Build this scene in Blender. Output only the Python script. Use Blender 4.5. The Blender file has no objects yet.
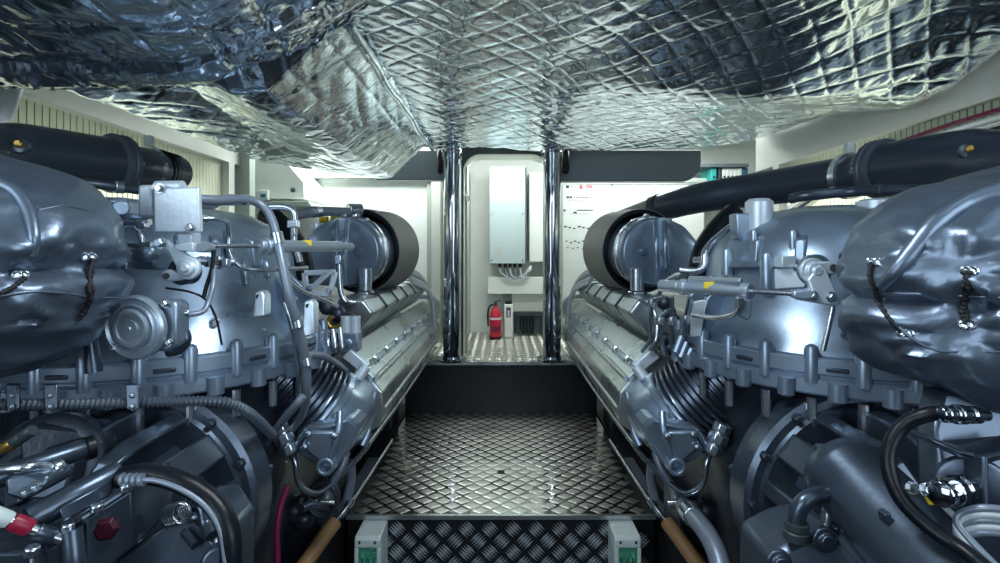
import bpy, bmesh, math, random
from mathutils import Vector, Matrix, noise
random.seed(7)
scn = bpy.context.scene
C = bpy.context.collection
H = 1.16                      # eye height above the aisle plate
PI = math.pi

def W(px, py, d):             # a point of the room seen at px,py and d metres into it
    return Vector(((px - 501) / 500 * d, d, H - (py - 252) / 500 * d))
def XZ(x, d, z):
    return Vector((x, d, H + z))

# ------------------------------------------------------------------ materials
def mat(name, col, metal=0.0, rough=0.5, bump=0.0, bscale=40.0, coat=0.0, emit=None, estr=0, bdist=0.01, rvar=0.0, cvar=0.0, detail=4.0):
    m = bpy.data.materials.new(name); m.use_nodes = True
    nt = m.node_tree; N = nt.nodes; L = nt.links
    b = N['Principled BSDF']
    b.inputs['Base Color'].default_value = (*col, 1)
    b.inputs['Metallic'].default_value = metal
    b.inputs['Roughness'].default_value = rough
    b.inputs['Coat Weight'].default_value = coat
    b.inputs['Coat Roughness'].default_value = 0.15
    if emit:
        b.inputs['Emission Color'].default_value = (*emit, 1); b.inputs['Emission Strength'].default_value = estr
    if bump or rvar or cvar:
        tc = N.new('ShaderNodeTexCoord')
        n = N.new('ShaderNodeTexNoise'); n.inputs['Scale'].default_value = bscale; n.inputs['Detail'].default_value = detail
        L.new(tc.outputs['Object'], n.inputs['Vector'])
        if bump:
            bp = N.new('ShaderNodeBump'); bp.inputs['Strength'].default_value = bump; bp.inputs['Distance'].default_value = bdist
            L.new(n.outputs['Fac'], bp.inputs['Height']); L.new(bp.outputs['Normal'], b.inputs['Normal'])
        if rvar or cvar:
            n2 = N.new('ShaderNodeTexNoise'); n2.inputs['Scale'].default_value = 6; n2.inputs['Detail'].default_value = 6
            L.new(tc.outputs['Object'], n2.inputs['Vector'])
        if rvar:
            mr = N.new('ShaderNodeMapRange'); mr.inputs[1].default_value = .3; mr.inputs[2].default_value = .7
            mr.inputs[3].default_value = rough - rvar; mr.inputs[4].default_value = rough + rvar
            L.new(n2.outputs['Fac'], mr.inputs[0]); L.new(mr.outputs[0], b.inputs['Roughness'])
        if cvar:
            cr = N.new('ShaderNodeValToRGB')
            cr.color_ramp.elements[0].position = .3; cr.color_ramp.elements[1].position = .72
            cr.color_ramp.elements[0].color = (*[c * (1 - cvar) for c in col], 1)
            cr.color_ramp.elements[1].color = (*[min(1, c * (1 + cvar)) for c in col], 1)
            L.new(n2.outputs['Fac'], cr.inputs[0]); L.new(cr.outputs[0], b.inputs['Base Color'])
    return m

MT = {}
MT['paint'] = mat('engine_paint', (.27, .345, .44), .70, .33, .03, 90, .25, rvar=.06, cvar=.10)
MT['paint_dark'] = mat('dark_shaded_engine_paint', (.045, .057, .078), .6, .36, .15, 60, .1, rvar=.06, cvar=.2)  # dark parts; the shade in the gaps between them is put into this colour
MT['paint_light'] = mat('light_engine_paint', (.60, .68, .75), .35, .34, .08, 80, .2, cvar=.06)
MT['gear'] = mat('shaded_gearbox_paint', (.088, .115, .155), .75, .32, .04, 70, .2, rvar=.06, cvar=.14)  # kept dark: shade low around the gearboxes is put into the colour
MT['steel'] = mat('pipe_steel', (.55, .60, .66), .95, .24, .05, 60, cvar=.12)
MT['cover'] = mat('cover_aluminium', (.55, .60, .60), .85, .30, .08, 50, rvar=.07, cvar=.10)
MT['shield'] = mat('shield_sheet', (.42, .47, .48), .85, .32, .25, 26, rvar=.06, cvar=.15)
MT['chrome'] = mat('polished_steel', (.40, .43, .47), 1.0, .06)
MT['cyl'] = mat('cylinder_paint', (.50, .58, .66), .75, .33, .04, 60)
MT['nut'] = mat('zinc_nut', (.62, .68, .74), .95, .22)
MT['black'] = mat('black_rubber', (.006, .008, .012), 0, .34, .1, 60)
MT['black'].node_tree.nodes['Principled BSDF'].inputs['Specular IOR Level'].default_value = .25
MT['conduit'] = mat('dark_grey_conduit', (.085, .105, .135), .3, .4)
MT['blackpipe'] = mat('black_pipe_paint', (.05, .064, .090), .35, .31, .05, 30, .25)
MT['hose'] = mat('grey_hose', (.22, .26, .32), .35, .36, .08, 90)
MT['hosewhite'] = mat('pale_hose', (.55, .60, .62), .1, .4)
MT['bellows'] = mat('bellows_steel', (.12, .145, .19), .85, .28, .05, 60)
MT['sleeve'] = mat('filter_mesh', (.21, .22, .205), .3, .55, .6, 260, bdist=.003)
MT['vinyl'] = mat('silver_vinyl', (.165, .21, .275), .74, .36, .35, 14, .15, bdist=.012, rvar=.06)
MT['lace'] = mat('black_lace', (.01, .01, .012), 0, .6)
MT['white'] = mat('white_panel', (.80, .84, .80), 0, .35, cvar=.03)
MT['offwhite'] = mat('offwhite_board', (.66, .69, .63), 0, .42, cvar=.04)
MT['cream'] = mat('cream_louvre', (.54, .58, .43), 0, .45, cvar=.05)
MT['greenwall'] = mat('grey_green_post', (.40, .45, .40), 0, .5)
MT['cabinet'] = mat('cabinet_grey', (.42, .51, .52), .1, .32)
MT['darkwall'] = mat('darkened_wall', (.085, .115, .145), .1, .42, .1, 30)  # dark colour given to walls and sills so the foil reflects shade
MT['beam'] = mat('slate_beam', (.14, .175, .20), .1, .42, .1, 30)
MT['frame'] = mat('dark_frame', (.045, .06, .065), .2, .4)
MT['dark'] = mat('dark_bilge', (.010, .012, .016), 0, .55, .2, 20)
MT['riser'] = mat('black_step_board', (.012, .014, .018), .1, .35, .3, 22, cvar=.4)
MT['red'] = mat('extinguisher_red', (.62, .015, .05), .1, .25, coat=.4)
MT['crimson'] = mat('crimson_plug', (.05, .004, .013), .1, .4)
MT['redcap'] = mat('red_sleeve', (.30, .01, .04), 0, .4)
MT['magenta'] = mat('magenta_cable', (.16, .007, .055), 0, .4)
MT['yellow'] = mat('yellow_tag', (.75, .55, .02), 0, .5)
MT['ink'] = mat('black_ink', (.03, .03, .03), 0, .6)
MT['inkgrey'] = mat('grey_ink', (.42, .44, .43), 0, .6)
MT['inkred'] = mat('red_ink', (.65, .02, .08), 0, .6)
MT['brass'] = mat('brass', (.65, .40, .10), .9, .3)
MT['tan'] = mat('tan_sleeve', (.30, .165, .07), 0, .55, .25, 40, cvar=.15)
MT['plastic'] = mat('grey_plastic', (.62, .70, .69), 0, .38)
MT['teal'] = mat('teal_card', (.03, .42, .40), 0, .5)
MT['blue'] = mat('blue_card', (.02, .13, .26), 0, .5)
MT['label'] = mat('white_label', (.75, .75, .75), 0, .5)

def glass_mat():
    m = bpy.data.materials.new('green_clear_plastic'); m.use_nodes = True
    b = m.node_tree.nodes['Principled BSDF']
    b.inputs['Base Color'].default_value = (.30, .80, .60, 1); b.inputs['Transmission Weight'].default_value = .85
    b.inputs['Roughness'].default_value = .08; b.inputs['IOR'].default_value = 1.2
    return m
MT['green'] = glass_mat()

def foil_mat():
    m = bpy.data.materials.new('quilted_foil'); m.use_nodes = True
    nt = m.node_tree; N = nt.nodes; L = nt.links; b = N['Principled BSDF']
    b.inputs['Metallic'].default_value = 1; b.inputs['Roughness'].default_value = .13
    b.inputs['Base Color'].default_value = (.80, .87, .92, 1)
    tc = N.new('ShaderNodeTexCoord')
    mp = N.new('ShaderNodeMapping'); mp.inputs['Scale'].default_value = (1, 1, 1)
    L.new(tc.outputs['Object'], mp.inputs['Vector'])
    n1 = N.new('ShaderNodeTexNoise'); n1.inputs['Scale'].default_value = 9; n1.inputs['Detail'].default_value = 5; n1.inputs['Distortion'].default_value = 1.2
    n2 = N.new('ShaderNodeTexVoronoi'); n2.inputs['Scale'].default_value = 24; n2.feature = 'F1'
    L.new(mp.outputs[0], n1.inputs['Vector']); L.new(mp.outputs[0], n2.inputs['Vector'])
    mx = N.new('ShaderNodeMath'); mx.operation = 'MULTIPLY_ADD'; mx.inputs[1].default_value = .22
    L.new(n2.outputs['Distance'], mx.inputs[0]); L.new(n1.outputs['Fac'], mx.inputs[2])
    bp = N.new('ShaderNodeBump'); bp.inputs['Strength'].default_value = .30; bp.inputs['Distance'].default_value = .018
    L.new(mx.outputs[0], bp.inputs['Height']); L.new(bp.outputs['Normal'], b.inputs['Normal'])
    return m
MT['foil'] = foil_mat()

def tread_mat():
    m = mat('tread_aluminium', (.52, .51, .47), 1.0, .09, .02, 30, rvar=.05, cvar=.12)
    return m
MT['tread'] = tread_mat()
MT['lozenge'] = mat('lit_tread_raise', (.66, .65, .61), .95, .40, .03, 80, rvar=.06)  # lozenges paler than the plate: the light they catch is in the colour
MT['riserplate'] = mat('dark_tread_riser', (.06, .066, .075), .85, .33, .15, 60, cvar=.2)
MT['riserbar'] = mat('riser_tread_bar', (.75, .80, .86), .85, .42)

# ------------------------------------------------------------------ mesh builder
class MB:
    def __init__(s): s.v = []; s.f = []
    def add(s, vs, fs):
        o = len(s.v); s.v += [Vector(v) for v in vs]; s.f += [tuple(i + o for i in f) for f in fs]; return s
    def box(s, c, size, rot=None):
        x, y, z = [k / 2 for k in size]
        vs = [Vector((a, b, e)) for a in (-x, x) for b in (-y, y) for e in (-z, z)]
        if rot is not None: vs = [rot @ v for v in vs]
        return s.add([v + Vector(c) for v in vs], [(0, 1, 3, 2), (4, 6, 7, 5), (0, 4, 5, 1), (2, 3, 7, 6), (0, 2, 6, 4), (1, 5, 7, 3)])
    def prism(s, pts, vec):
        pts = [Vector(p) for p in pts]; vec = Vector(vec); n = len(pts)
        vs = pts + [p + vec for p in pts]
        fs = [tuple(range(n)), tuple(range(2 * n - 1, n - 1, -1))] + [(i, i + n, (i + 1) % n + n, (i + 1) % n) for i in range(n)]
        return s.add(vs, fs)
    def loft(s, rings, cap=True):
        n = len(rings[0]); vs = [p for r in rings for p in r]; fs = []
        for k in range(len(rings) - 1):
            for i in range(n):
                fs.append((k * n + i, k * n + (i + 1) % n, (k + 1) * n + (i + 1) % n, (k + 1) * n + i))
        if cap: fs += [tuple(range(n))[::-1], tuple((len(rings) - 1) * n + i for i in range(n))]
        return s.add(vs, fs)
    def lathe(s, prof, o, axis, seg=32, cap=True):
        ax = Vector(axis).normalized(); up = Vector((0, 0, 1)) if abs(ax.z) < .9 else Vector((0, 1, 0))
        u = ax.cross(up).normalized(); w = ax.cross(u)
        return s.loft([[Vector(o) + ax * h + (u * math.cos(2 * PI * i / seg) + w * math.sin(2 * PI * i / seg)) * max(r, 1e-4) for i in range(seg)] for r, h in prof], cap)
    def cyl(s, a, b, r, seg=16, r2=None):
        a = Vector(a); b = Vector(b); d = b - a
        return s.lathe([(r, 0), (r if r2 is None else r2, d.length)], a, d, seg)
    def tube(s, pts, r, seg=8, sub=6, ring=None):
        P = [Vector(p) for p in pts]; seg = max(seg, 12)
        if len(P) > 2 and sub > 1:
            Q = []
            for i in range(len(P) - 1):
                p0 = P[i - 1] if i else P[0] * 2 - P[1]; p1, p2 = P[i], P[i + 1]; p3 = P[i + 2] if i + 2 < len(P) else P[-1] * 2 - P[-2]
                for k in range(sub):
                    t = k / sub
                    Q.append(.5 * (2 * p1 + (p2 - p0) * t + (2 * p0 - 5 * p1 + 4 * p2 - p3) * t * t + (3 * p1 - p0 - 3 * p2 + p3) * t ** 3))
            Q.append(P[-1]); P = Q
        if ring:                                   # corrugation: resample at the ring pitch
            L = [0]
            for i in range(1, len(P)): L.append(L[-1] + (P[i] - P[i - 1]).length)
            n = int(L[-1] / ring) * 2; Q = []; j = 0
            for k in range(n + 1):
                t = L[-1] * k / n
                while j < len(L) - 2 and L[j + 1] < t: j += 1
                Q.append(P[j].lerp(P[j + 1], (t - L[j]) / max(L[j + 1] - L[j], 1e-9)))
            P = Q
        n = len(P); T = [(P[min(i + 1, n - 1)] - P[max(i - 1, 0)]).normalized() for i in range(n)]
        up = Vector((0, 0, 1)) if abs(T[0].z) < .9 else Vector((1, 0, 0)); u = (up - T[0] * up.dot(T[0])).normalized(); rings = []
        for i in range(n):
            u = (u - T[i] * u.dot(T[i])).normalized(); w = T[i].cross(u)
            rr = r[0] + (r[1] - r[0]) * i / (n - 1) if isinstance(r, tuple) else r
            if ring and i % 2: rr *= .72
            rings.append([P[i] + (u * math.cos(2 * PI * k / seg) + w * math.sin(2 * PI * k / seg)) * rr for k in range(seg)])
        return s.loft(rings)
    def ball(s, c, r, seg=14, rings=8, sc=(1, 1, 1)):
        c = Vector(c); R = []
        for k in range(rings + 1):
            a = -PI / 2 + PI * k / rings
            R.append([c + Vector((math.cos(a) * math.cos(2 * PI * i / seg) * r * sc[0], math.cos(a) * math.sin(2 * PI * i / seg) * r * sc[1], math.sin(a) * r * sc[2])) for i in range(seg)])
        return s.loft(R)
    def build(s, name, m, parent=None, bevel=0, smooth=True, seg=2, angle=35):
        org = ORG.get(parent, Vector()) if parent else Vector()
        me = bpy.data.meshes.new(name); bm = bmesh.new()
        vs = [bm.verts.new(v - org) for v in s.v]
        for f in s.f:
            try: bm.faces.new([vs[i] for i in f])
            except ValueError: pass
        bmesh.ops.remove_doubles(bm, verts=bm.verts, dist=1e-5)
        bmesh.ops.recalc_face_normals(bm, faces=bm.faces)
        bm.to_mesh(me); bm.free()
        me.materials.append(MT[m])
        if smooth:
            me.shade_smooth(); me.set_sharp_from_angle(angle=math.radians(angle))
        o = bpy.data.objects.new(name, me); C.objects.link(o)
        if parent: o.parent = parent; ORG[o] = org
        if bevel:
            b = o.modifiers.new('Bevel', 'BEVEL'); b.width = bevel; b.segments = seg; b.limit_method = 'ANGLE'; b.angle_limit = math.radians(35); b.harden_normals = False
        return o
ORG = {}

def thing(name, loc, label, cat, group=None):
    o = bpy.data.objects.new(name, None); C.objects.link(o); o.location = loc; o.empty_display_size = .1
    ORG[o] = Vector(loc); o['label'] = label; o['category'] = cat
    if group: o['group'] = group
    return o
def tag(o, label, cat, group=None):
    o['label'] = label; o['category'] = cat
    if group: o['group'] = group
    return o
def struct(o): o['kind'] = 'structure'; return o

_proto = {}
def bolt(parent, p, axis, r, h, m='nut', name='bolt', seg=6):
    """one bolt as its own object; meshes are shared between equal bolts"""
    key = (round(r, 4), round(h, 4), m, seg)
    if key not in _proto:
        b = MB().lathe([(r * 1.35, 0), (r * 1.35, h * .18)], (0, 0, 0), (0, 0, 1), 14)
        b.lathe([(r, h * .18), (r, h * .85), (r * .8, h)], (0, 0, 0), (0, 0, 1), seg)
        o = b.build(name, m, None, angle=25); me = o.data; bpy.data.objects.remove(o); _proto[key] = me
    o = bpy.data.objects.new(name, _proto[key]); C.objects.link(o); o.parent = parent
    o.location = Vector(p) - ORG[parent]; o.rotation_mode = 'QUATERNION'
    o.rotation_quaternion = Vector((0, 0, 1)).rotation_difference(Vector(axis).normalized())
    return o
# ================================================================== SETTING
def sbox(name, m, x0, x1, y0, y1, z0, z1, bevel=0):
    return struct(MB().box(((x0 + x1) / 2, (y0 + y1) / 2, (z0 + z1) / 2), (x1 - x0, y1 - y0, z1 - z0)).build(name, m, None, bevel, smooth=False))
sbox('floor', 'dark', -2.98, 2.98, -1.3, 5.2, -.75, -.70)
sbox('wall_left', 'darkwall', -2.08, -2.0, -1.3, 3.75, -.75, 2.3)
sbox('wall_right', 'darkwall', 2.0, 2.08, -1.3, 3.75, -.75, 2.3)
sbox('wall_rear', 'darkwall', -2.0, 2.0, -1.38, -1.3, -.75, 2.3)
sbox('wall_back', 'white', -2.9, 2.9, 4.95, 5.03, -.75, 2.3)
sbox('wall_locker_left', 'white', -2.98, -2.9, 3.7, 5.03, -.75, 2.3)
sbox('wall_locker_right', 'white', 2.9, 2.98, 3.7, 5.03, -.75, 2.3)
sbox('wall_return_left', 'offwhite', -2.98, -2.0, 3.7, 3.75, -.75, 2.3)
sbox('wall_return_right', 'offwhite', 2.0, 2.98, 3.7, 3.75, -.75, 2.3)
sbox('ceiling', 'offwhite', -2.98, 2.98, -1.38, 5.1, 2.3, 2.36)

# aisle tread plate (raised lozenges are part of the plate)
def lozenge(mb, c, ux, uy, n, l, w, h):
    c = Vector(c); ring = [c + ux * l, c + uy * w, c - ux * l, c - uy * w]
    top = [c + (p - c) * .74 + n * h for p in ring]
    mb.add(ring + top, [(4, 5, 6, 7), (0, 1, 5, 4), (1, 2, 6, 5), (2, 3, 7, 6), (3, 0, 4, 7)])
sbox('floor_aisle_base', 'tread', -.675, .675, 2.2, 3.6, -.03, 0)
bpy.data.objects['floor_aisle_base'].name = 'floor_aisle'
mb = MB(); X = Vector((1, 0, 0)); Y = Vector((0, 1, 0)); Z = Vector((0, 0, 1)); p = .088
for i in range(15):
    for j in range(16):
        x = -.62 + i * p; y = 2.245 + j * p
        lozenge(mb, (x, y, 0), X, Y, Z, .039, .031, .0016)
        if i < 14 and j < 15: lozenge(mb, (x + p / 2, y + p / 2, 0), X, Y, Z, .039, .031, .0016)
o = mb.build('floor_tread', 'lozenge', None, smooth=False); struct(o)
sbox('trim_nosing', 'cover', -.68, .68, 2.188, 2.203, -.012, .006)
# riser with groups of five bars
sbox('floor_riser', 'riserplate', -.675, .675, 2.2, 2.23, -.5, -.012)
mb = MB(); p = .102
for i in range(14):
    for j in range(10):
        cx = -.66 + i * p + (p / 2 if j % 2 else 0); cz = -.06 - j * p / 2
        if abs(cx) > .64: continue
        sg = 1 if j % 2 else -1
        for k in range(-2, 3):
            a = math.radians(45) * sg
            dx, dz = math.cos(a), math.sin(a); ox, oz = -dz * k * .0118, dx * k * .0118
            l = .036 - .003 * abs(k)
            lozenge(mb, (cx + ox, 2.2, cz + oz), Vector((dx, 0, dz)), Vector((-dz, 0, dx)), Vector((0, -1, 0)), l, .0055, .004)
struct(mb.build('floor_riser_tread', 'riserbar', None, smooth=False))
# upper platform behind the poles
sbox('floor_step_riser', 'riser', -.69, .69, 3.6, 3.64, -.70, .345)
t = thing('lifting_slot', (0, 2.63, 0), 'dark oval lifting slot in the middle of the aisle tread plate', 'slot')
MB().lathe([(.020, 0), (.020, .0045), (.016, .0048)], (0, 2.63, 0), Z, 20).build('slot_cup', 'black', t)
sbox('floor_platform', 'tread', -.56, .56, 3.585, 4.95, .345, .37)
mb = MB(); p = .075
for i in range(15):
    for j in range(18):
        x = -.53 + i * p; y = 3.63 + j * p
        lozenge(mb, (x, y, .37), X, Y, Z, .034, .016, .005)
        if i < 14 and j < 17: lozenge(mb, (x + p / 2, y + p / 2, .37), Y, X, Z, .034, .016, .005)
struct(mb.build('floor_platform_tread', 'lozenge', None, smooth=False))
sbox('trim_platform', 'cover', -.565, .565, 3.578, 3.592, .352, .374)

# chrome support poles
for s, x, lab in ((-1, -.357, 'polished steel support pole on the platform edge, nearer the blank white panel'), (1, .372, 'polished steel support pole on the platform edge, nearer the printed switchboard')):
    t = thing('support_pole', (x, 3.66, .37), lab, 'pole', 'support poles flanking the doorway')
    MB().cyl((x, 3.66, .37), (x, 3.66, 1.99), .066, 40).build('pole_tube', 'chrome', t)
    MB().lathe([(.11, 0), (.11, .012), (.075, .016), (.072, .03)], (x, 3.66, .37), Z, 32).build('base_flange', 'chrome', t)
    MB().lathe([(.072, 0), (.074, .05), (.078, .055), (.078, .075)], (x, 3.66, 1.83), Z, 32).build('top_collar', 'chrome', t)

# doorway frame with rounded corners
def rrect(x0, x1, z0, z1, r, n=8):
    pts = []
    for cx, cz, a0 in ((x1 - r, z1 - r, 0), (x0 + r, z1 - r, 90)):
        for k in range(n + 1):
            a = math.radians(a0 + 90 * k / n); pts.append((cx + r * math.cos(a), cz + r * math.sin(a)))
    return [(x1, z0)] + pts + [(x0, z0)]
def arch(name, m, x0, x1, z0, z1, r, grow, y0, y1):
    a = rrect(x0, x1, z0, z1, r); b = rrect(x0 - grow, x1 + grow, z0, z1 + grow, .002) if grow > .05 else rrect(x0 - grow, x1 + grow, z0, z1 + grow, r + grow)
    n = len(a); v = [Vector((x, y, z)) for y in (y0, y1) for q in (a, b) for x, z in q]; f = []
    for i in range(n - 1):
        f += [(i, i + 1, n + i + 1, n + i), (2 * n + i, 3 * n + i, 3 * n + i + 1, 2 * n + i + 1), (i, 2 * n + i, 2 * n + i + 1, i + 1), (n + i, n + i + 1, 3 * n + i + 1, 3 * n + i)]
    f += [(0, n, 3 * n, 2 * n), (n - 1, 3 * n - 1, 4 * n - 1, 2 * n - 1)]
    return struct(MB().add(v, f).build(name, m, None, 0))
arch('door_1', 'frame', -.285, .365, .37, 1.905, .13, .06, 3.80, 3.86)
arch('trim_1', 'offwhite', -.280, .352, .37, 1.895, .125, .006, 3.78, 4.0)
# narrow grey-green return inside the doorway and the cream corridor side
sbox('wall_corridor', 'offwhite', -.335, -.30, 4.0, 4.95, .37, 1.95)
sbox('wall_corridor_panel', 'greenwall', -.30, -.262, 3.88, 4.05, .37, 1.9)
sbox('wall_corridor_side', 'white', .40, .43, 4.0, 4.95, .37, 1.95)

# slate beam panels under the foil end
def beam(name, x0, x1, z0, z1, y, r):
    pts = []
    if r > 0:
        for k in range(9):
            a = math.radians(-90 + 90 * k / 8); pts.append((x1 - r + r * math.cos(a), z0 + r + r * math.sin(a)))
    else: pts.append((x1, z0))
    pts += [(x1, z1), (x0, z1), (x0, z0)]
    return struct(MB().prism([(x, y, z) for x, z in pts], (0, .10, 0)).build(name, 'beam', None, .008))
beam('beam_left', -.98, -.43, H + .565, H + .80, 3.92, 0)
beam('beam_right', .45, 1.57, H + .555, H + .80, 3.92, .15)

# side linings: board, louvre, frame
def side(s, nm, d0, d1, zt, zb):
    sbox('trim_' + nm, 'offwhite', *(sorted((s * 1.86, s * 2.0))), 1.3, d1 + .30, H + zt, H + .86)
    sbox('trim_sill_' + nm, 'darkwall', *(sorted((s * 1.86, s * 2.0))), 1.3, d1 + .30, H - .25, H + zb)
    sbox('wall_recess_' + nm, 'frame', *(sorted((s * 1.97, s * 2.0))), 1.3, d1, H + zb, H + zt)
    sbox('trim_end_' + nm, 'offwhite', *(sorted((s * 1.86, s * 2.0))), d1, d1 + .07, H + zb, H + zt)
    m_ = MB(); n = int((d1 - 1.3) / .034)
    for k in range(n):
        y = 1.3 + .034 * (k + .5)
        m_.box((s * 1.915, y, H + (zt + zb) / 2), (.012, .0225, zt - zb), Matrix.Rotation(math.radians(14 * s), 3, 'Z'))
    struct(m_.build('window_' + ('1' if s < 0 else '2'), 'cream', None, 0, smooth=False))
side(-1, 'left', .6, 3.42, .615, .18)
side(1, 'right', .6, 3.35, .585, .18)
# left end post and white bulkhead behind the left engine
sbox('trim_post_left', 'greenwall', -1.98, -1.79, 3.56, 3.64, .3, 2.1)
sbox('wall_bulkhead_left', 'white', -1.98, -.62, 4.35, 4.40, -.5, 2.1)
sbox('trim_2', 'offwhite', -.60, -.52, 4.30, 4.42, -.3, 2.0, .006)
sbox('trim_3', 'greenwall', -.64, -.605, 4.32, 4.42, -.3, 1.77)
sbox('trim_4', 'offwhite', -2.0, -.52, 4.28, 4.34, 1.795, 1.84)

# white wall box with a screw (left, under the foil)
pts = [W(252, 160, 3.9), W(285, 160, 3.9), W(304, 182, 3.9), W(304, 199, 3.9), W(252, 199, 3.9)]
t = thing('wall_box', W(280, 199, 3.9), 'pale slant-topped wall box with one dark screw, beside the louvred side wall', 'box')
MB().prism(pts, (0, .44, 0)).build('casing', 'white', t, .008)
bolt(t, W(293, 190, 3.895), (0, -1, 0), .014, .02, 'frame', 'screw')
t = thing('terminal_box', W(262, 197, 3.7), 'small white terminal box with a dark square, on the pale wall box', 'box')
MB().prism([W(255, 190, 3.86), W(268, 190, 3.86), W(268, 200, 3.86), W(255, 200, 3.86)], (0, .035, 0)).build('casing', 'white', t, .005)
MB().prism([W(260.5, 194, 3.85), W(265, 194, 3.85), W(265, 197, 3.85), W(260.5, 197, 3.85)], (0, .012, 0)).build('indicator', 'blue', t)
t = thing('equipment_shelf', W(290, 204, 4.1), 'grey shelf edge across the foot of the pale slant-topped wall box', 'shelf')
MB().prism([W(268, 201, 3.8), W(308, 201, 3.8), W(312, 207, 3.8), W(268, 207, 3.8)], (0, .5, 0)).build('shelf_board', 'greenwall', t, .004)

# right electrical switchboard: two printed doors
def switchboard():
    y = 4.62
    t = thing('switchboard', W(612, 300, y), 'white electrical switchboard with printed rows and red lettering beside the pole', 'switchboard')
    MB().box((.5 * (W(562, 0, y).x + W(705, 0, y).x), y + .16, H - .2), (W(705, 0, y).x - W(562, 0, y).x, .30, 1.66)).build('casing', 'offwhite', t, .006)
    for a, b in ((563, 611), (613.5, 704)):
        MB().prism([W(a, 184, y), W(b, 184, y), W(b, 300, y), W(a, 300, y)], (0, .012, 0)).build('door', 'white', t, .003)
    MB().prism([W(561, 178.5, y), W(706, 178.5, y), W(706, 183, y), W(561, 183, y)], (0, -.02, 0))  .build('top_rail', 'greenwall', t, .004)
    yy = y - .002
    def marks(name, m, rects):
        b = MB()
        for (a, c, w, h) in rects: b.prism([W(a, c, yy), W(a + w, c, yy), W(a + w, c + h, yy), W(a, c + h, yy)], (0, .003, 0))
        b.build(name, m, t, smooth=False)
    rr = random.Random(3)
    marks('printed_marks', 'ink', [(566, 185.5, 3, 2.6), (566.5, 196.3, 2.6, 1.9), (569.6, 196.3, 2.4, 1.9)] + [(573.6 + k * 2.9, 196.8, rr.uniform(1, 2.4), 1) for k in range(7)]
          + [(563.5, 209.5, 2.2, 1.6), (573.5, 211.8, 3.2, 1.6), (577, 209.8, 16, .8)]
          + [(564 + k * 4.6, 226 + (k % 3) * .9, rr.uniform(1.6, 3.2), 1.3) for k in range(8)]
          + [(566 + k * 4, 240.5 + (k % 2) * 1.6, rr.uniform(1, 2.4), 1.2) for k in range(6)] + [(567 + k * 5, 247 + (k % 2), 1.6, 1) for k in range(4)])
    marks('printed_legend', 'inkgrey', [(570, 186, 6, .6), (570, 187.5, 5, .6)] + [(568 + k * 3.3, 200.3, 1.8, 1) for k in range(8)] + [(570 + k * 3, 213.6, 1.6, .7) for k in range(7)]
          + [(567 + k * 4, 192.5, 1.3, .6) for k in range(4)] + [(629 + k * 2.9, 193.5 + r * 2.4, 1.6, .9) for k in range(11) for r in range(4) if not (r == 3 and k > 4)])
    for k, ch in enumerate('AL.394'):
        cu = bpy.data.curves.new('lettering', 'FONT'); cu.body = ch; cu.size = .042; cu.extrude = .002; cu.materials.append(MT['inkred'])
        oc = bpy.data.objects.new('lettering_curve', cu); C.objects.link(oc)
        bpy.context.view_layer.update()
        me = bpy.data.meshes.new_from_object(oc.evaluated_get(bpy.context.evaluated_depsgraph_get())); bpy.data.objects.remove(oc)
        o = bpy.data.objects.new('lettering', me); C.objects.link(o); o.parent = t
        o.location = W(579.2 + k * 2.25, 188.6, yy - .003) - ORG[t]; o.scale = (.85, 1.15, 1); o.rotation_euler = (PI / 2, 0, 0)
switchboard()
# ring binders on a shelf, far right
t = thing('binder_shelf', W(730, 166, 4.7), 'grey bookshelf rail above the row of ring binders', 'shelf')
MB().prism([W(698, 163.5, 4.6), W(749, 163.5, 4.6), W(749, 167, 4.6), W(698, 167, 4.6)], (0, .3, 0)).build('shelf_board', 'beam', t, .003)
MB().prism([W(708, 200, 4.6), W(770, 200, 4.6), W(770, 204, 4.6), W(708, 204, 4.6)], (0, .3, 0)).build('shelf_board', 'white', t, .003)
def binder(px0, px1, m, lab, top=168):
    t = thing('ring_binder', W((px0 + px1) / 2, 199.9, 4.7), lab, 'binder', 'ring binders on the shelf')
    MB().prism([W(px0, top, 4.63), W(px1, top, 4.63), W(px1, 199.7, 4.63), W(px0, 199.7, 4.63)], (0, .25, 0)).build('cover', m, t, .004)
    c = (px0 + px1) / 2
    MB().lathe([(.008, 0), (.012, .004)], W(c, 177, 4.628), (0, -1, 0), 12).build('finger_ring', 'frame', t)
binder(711.5, 716.5, 'teal', 'teal ring binder on the far bookshelf')
binder(718.8, 722, 'frame', 'thin black ring binder on the bookshelf, next to the teal one')
for k in range(5): binder(722.4 + k * 4, 726.1 + k * 4, 'white', 'white ring binder on the bookshelf, %s' % ['touching the thin black one', 'second from the thin black one', 'midway between black and blue ones', 'second from the dark blue one', 'touching the dark blue one'][k])
binder(743, 748, 'blue', 'dark blue ring binder at the end of the bookshelf row')

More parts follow.
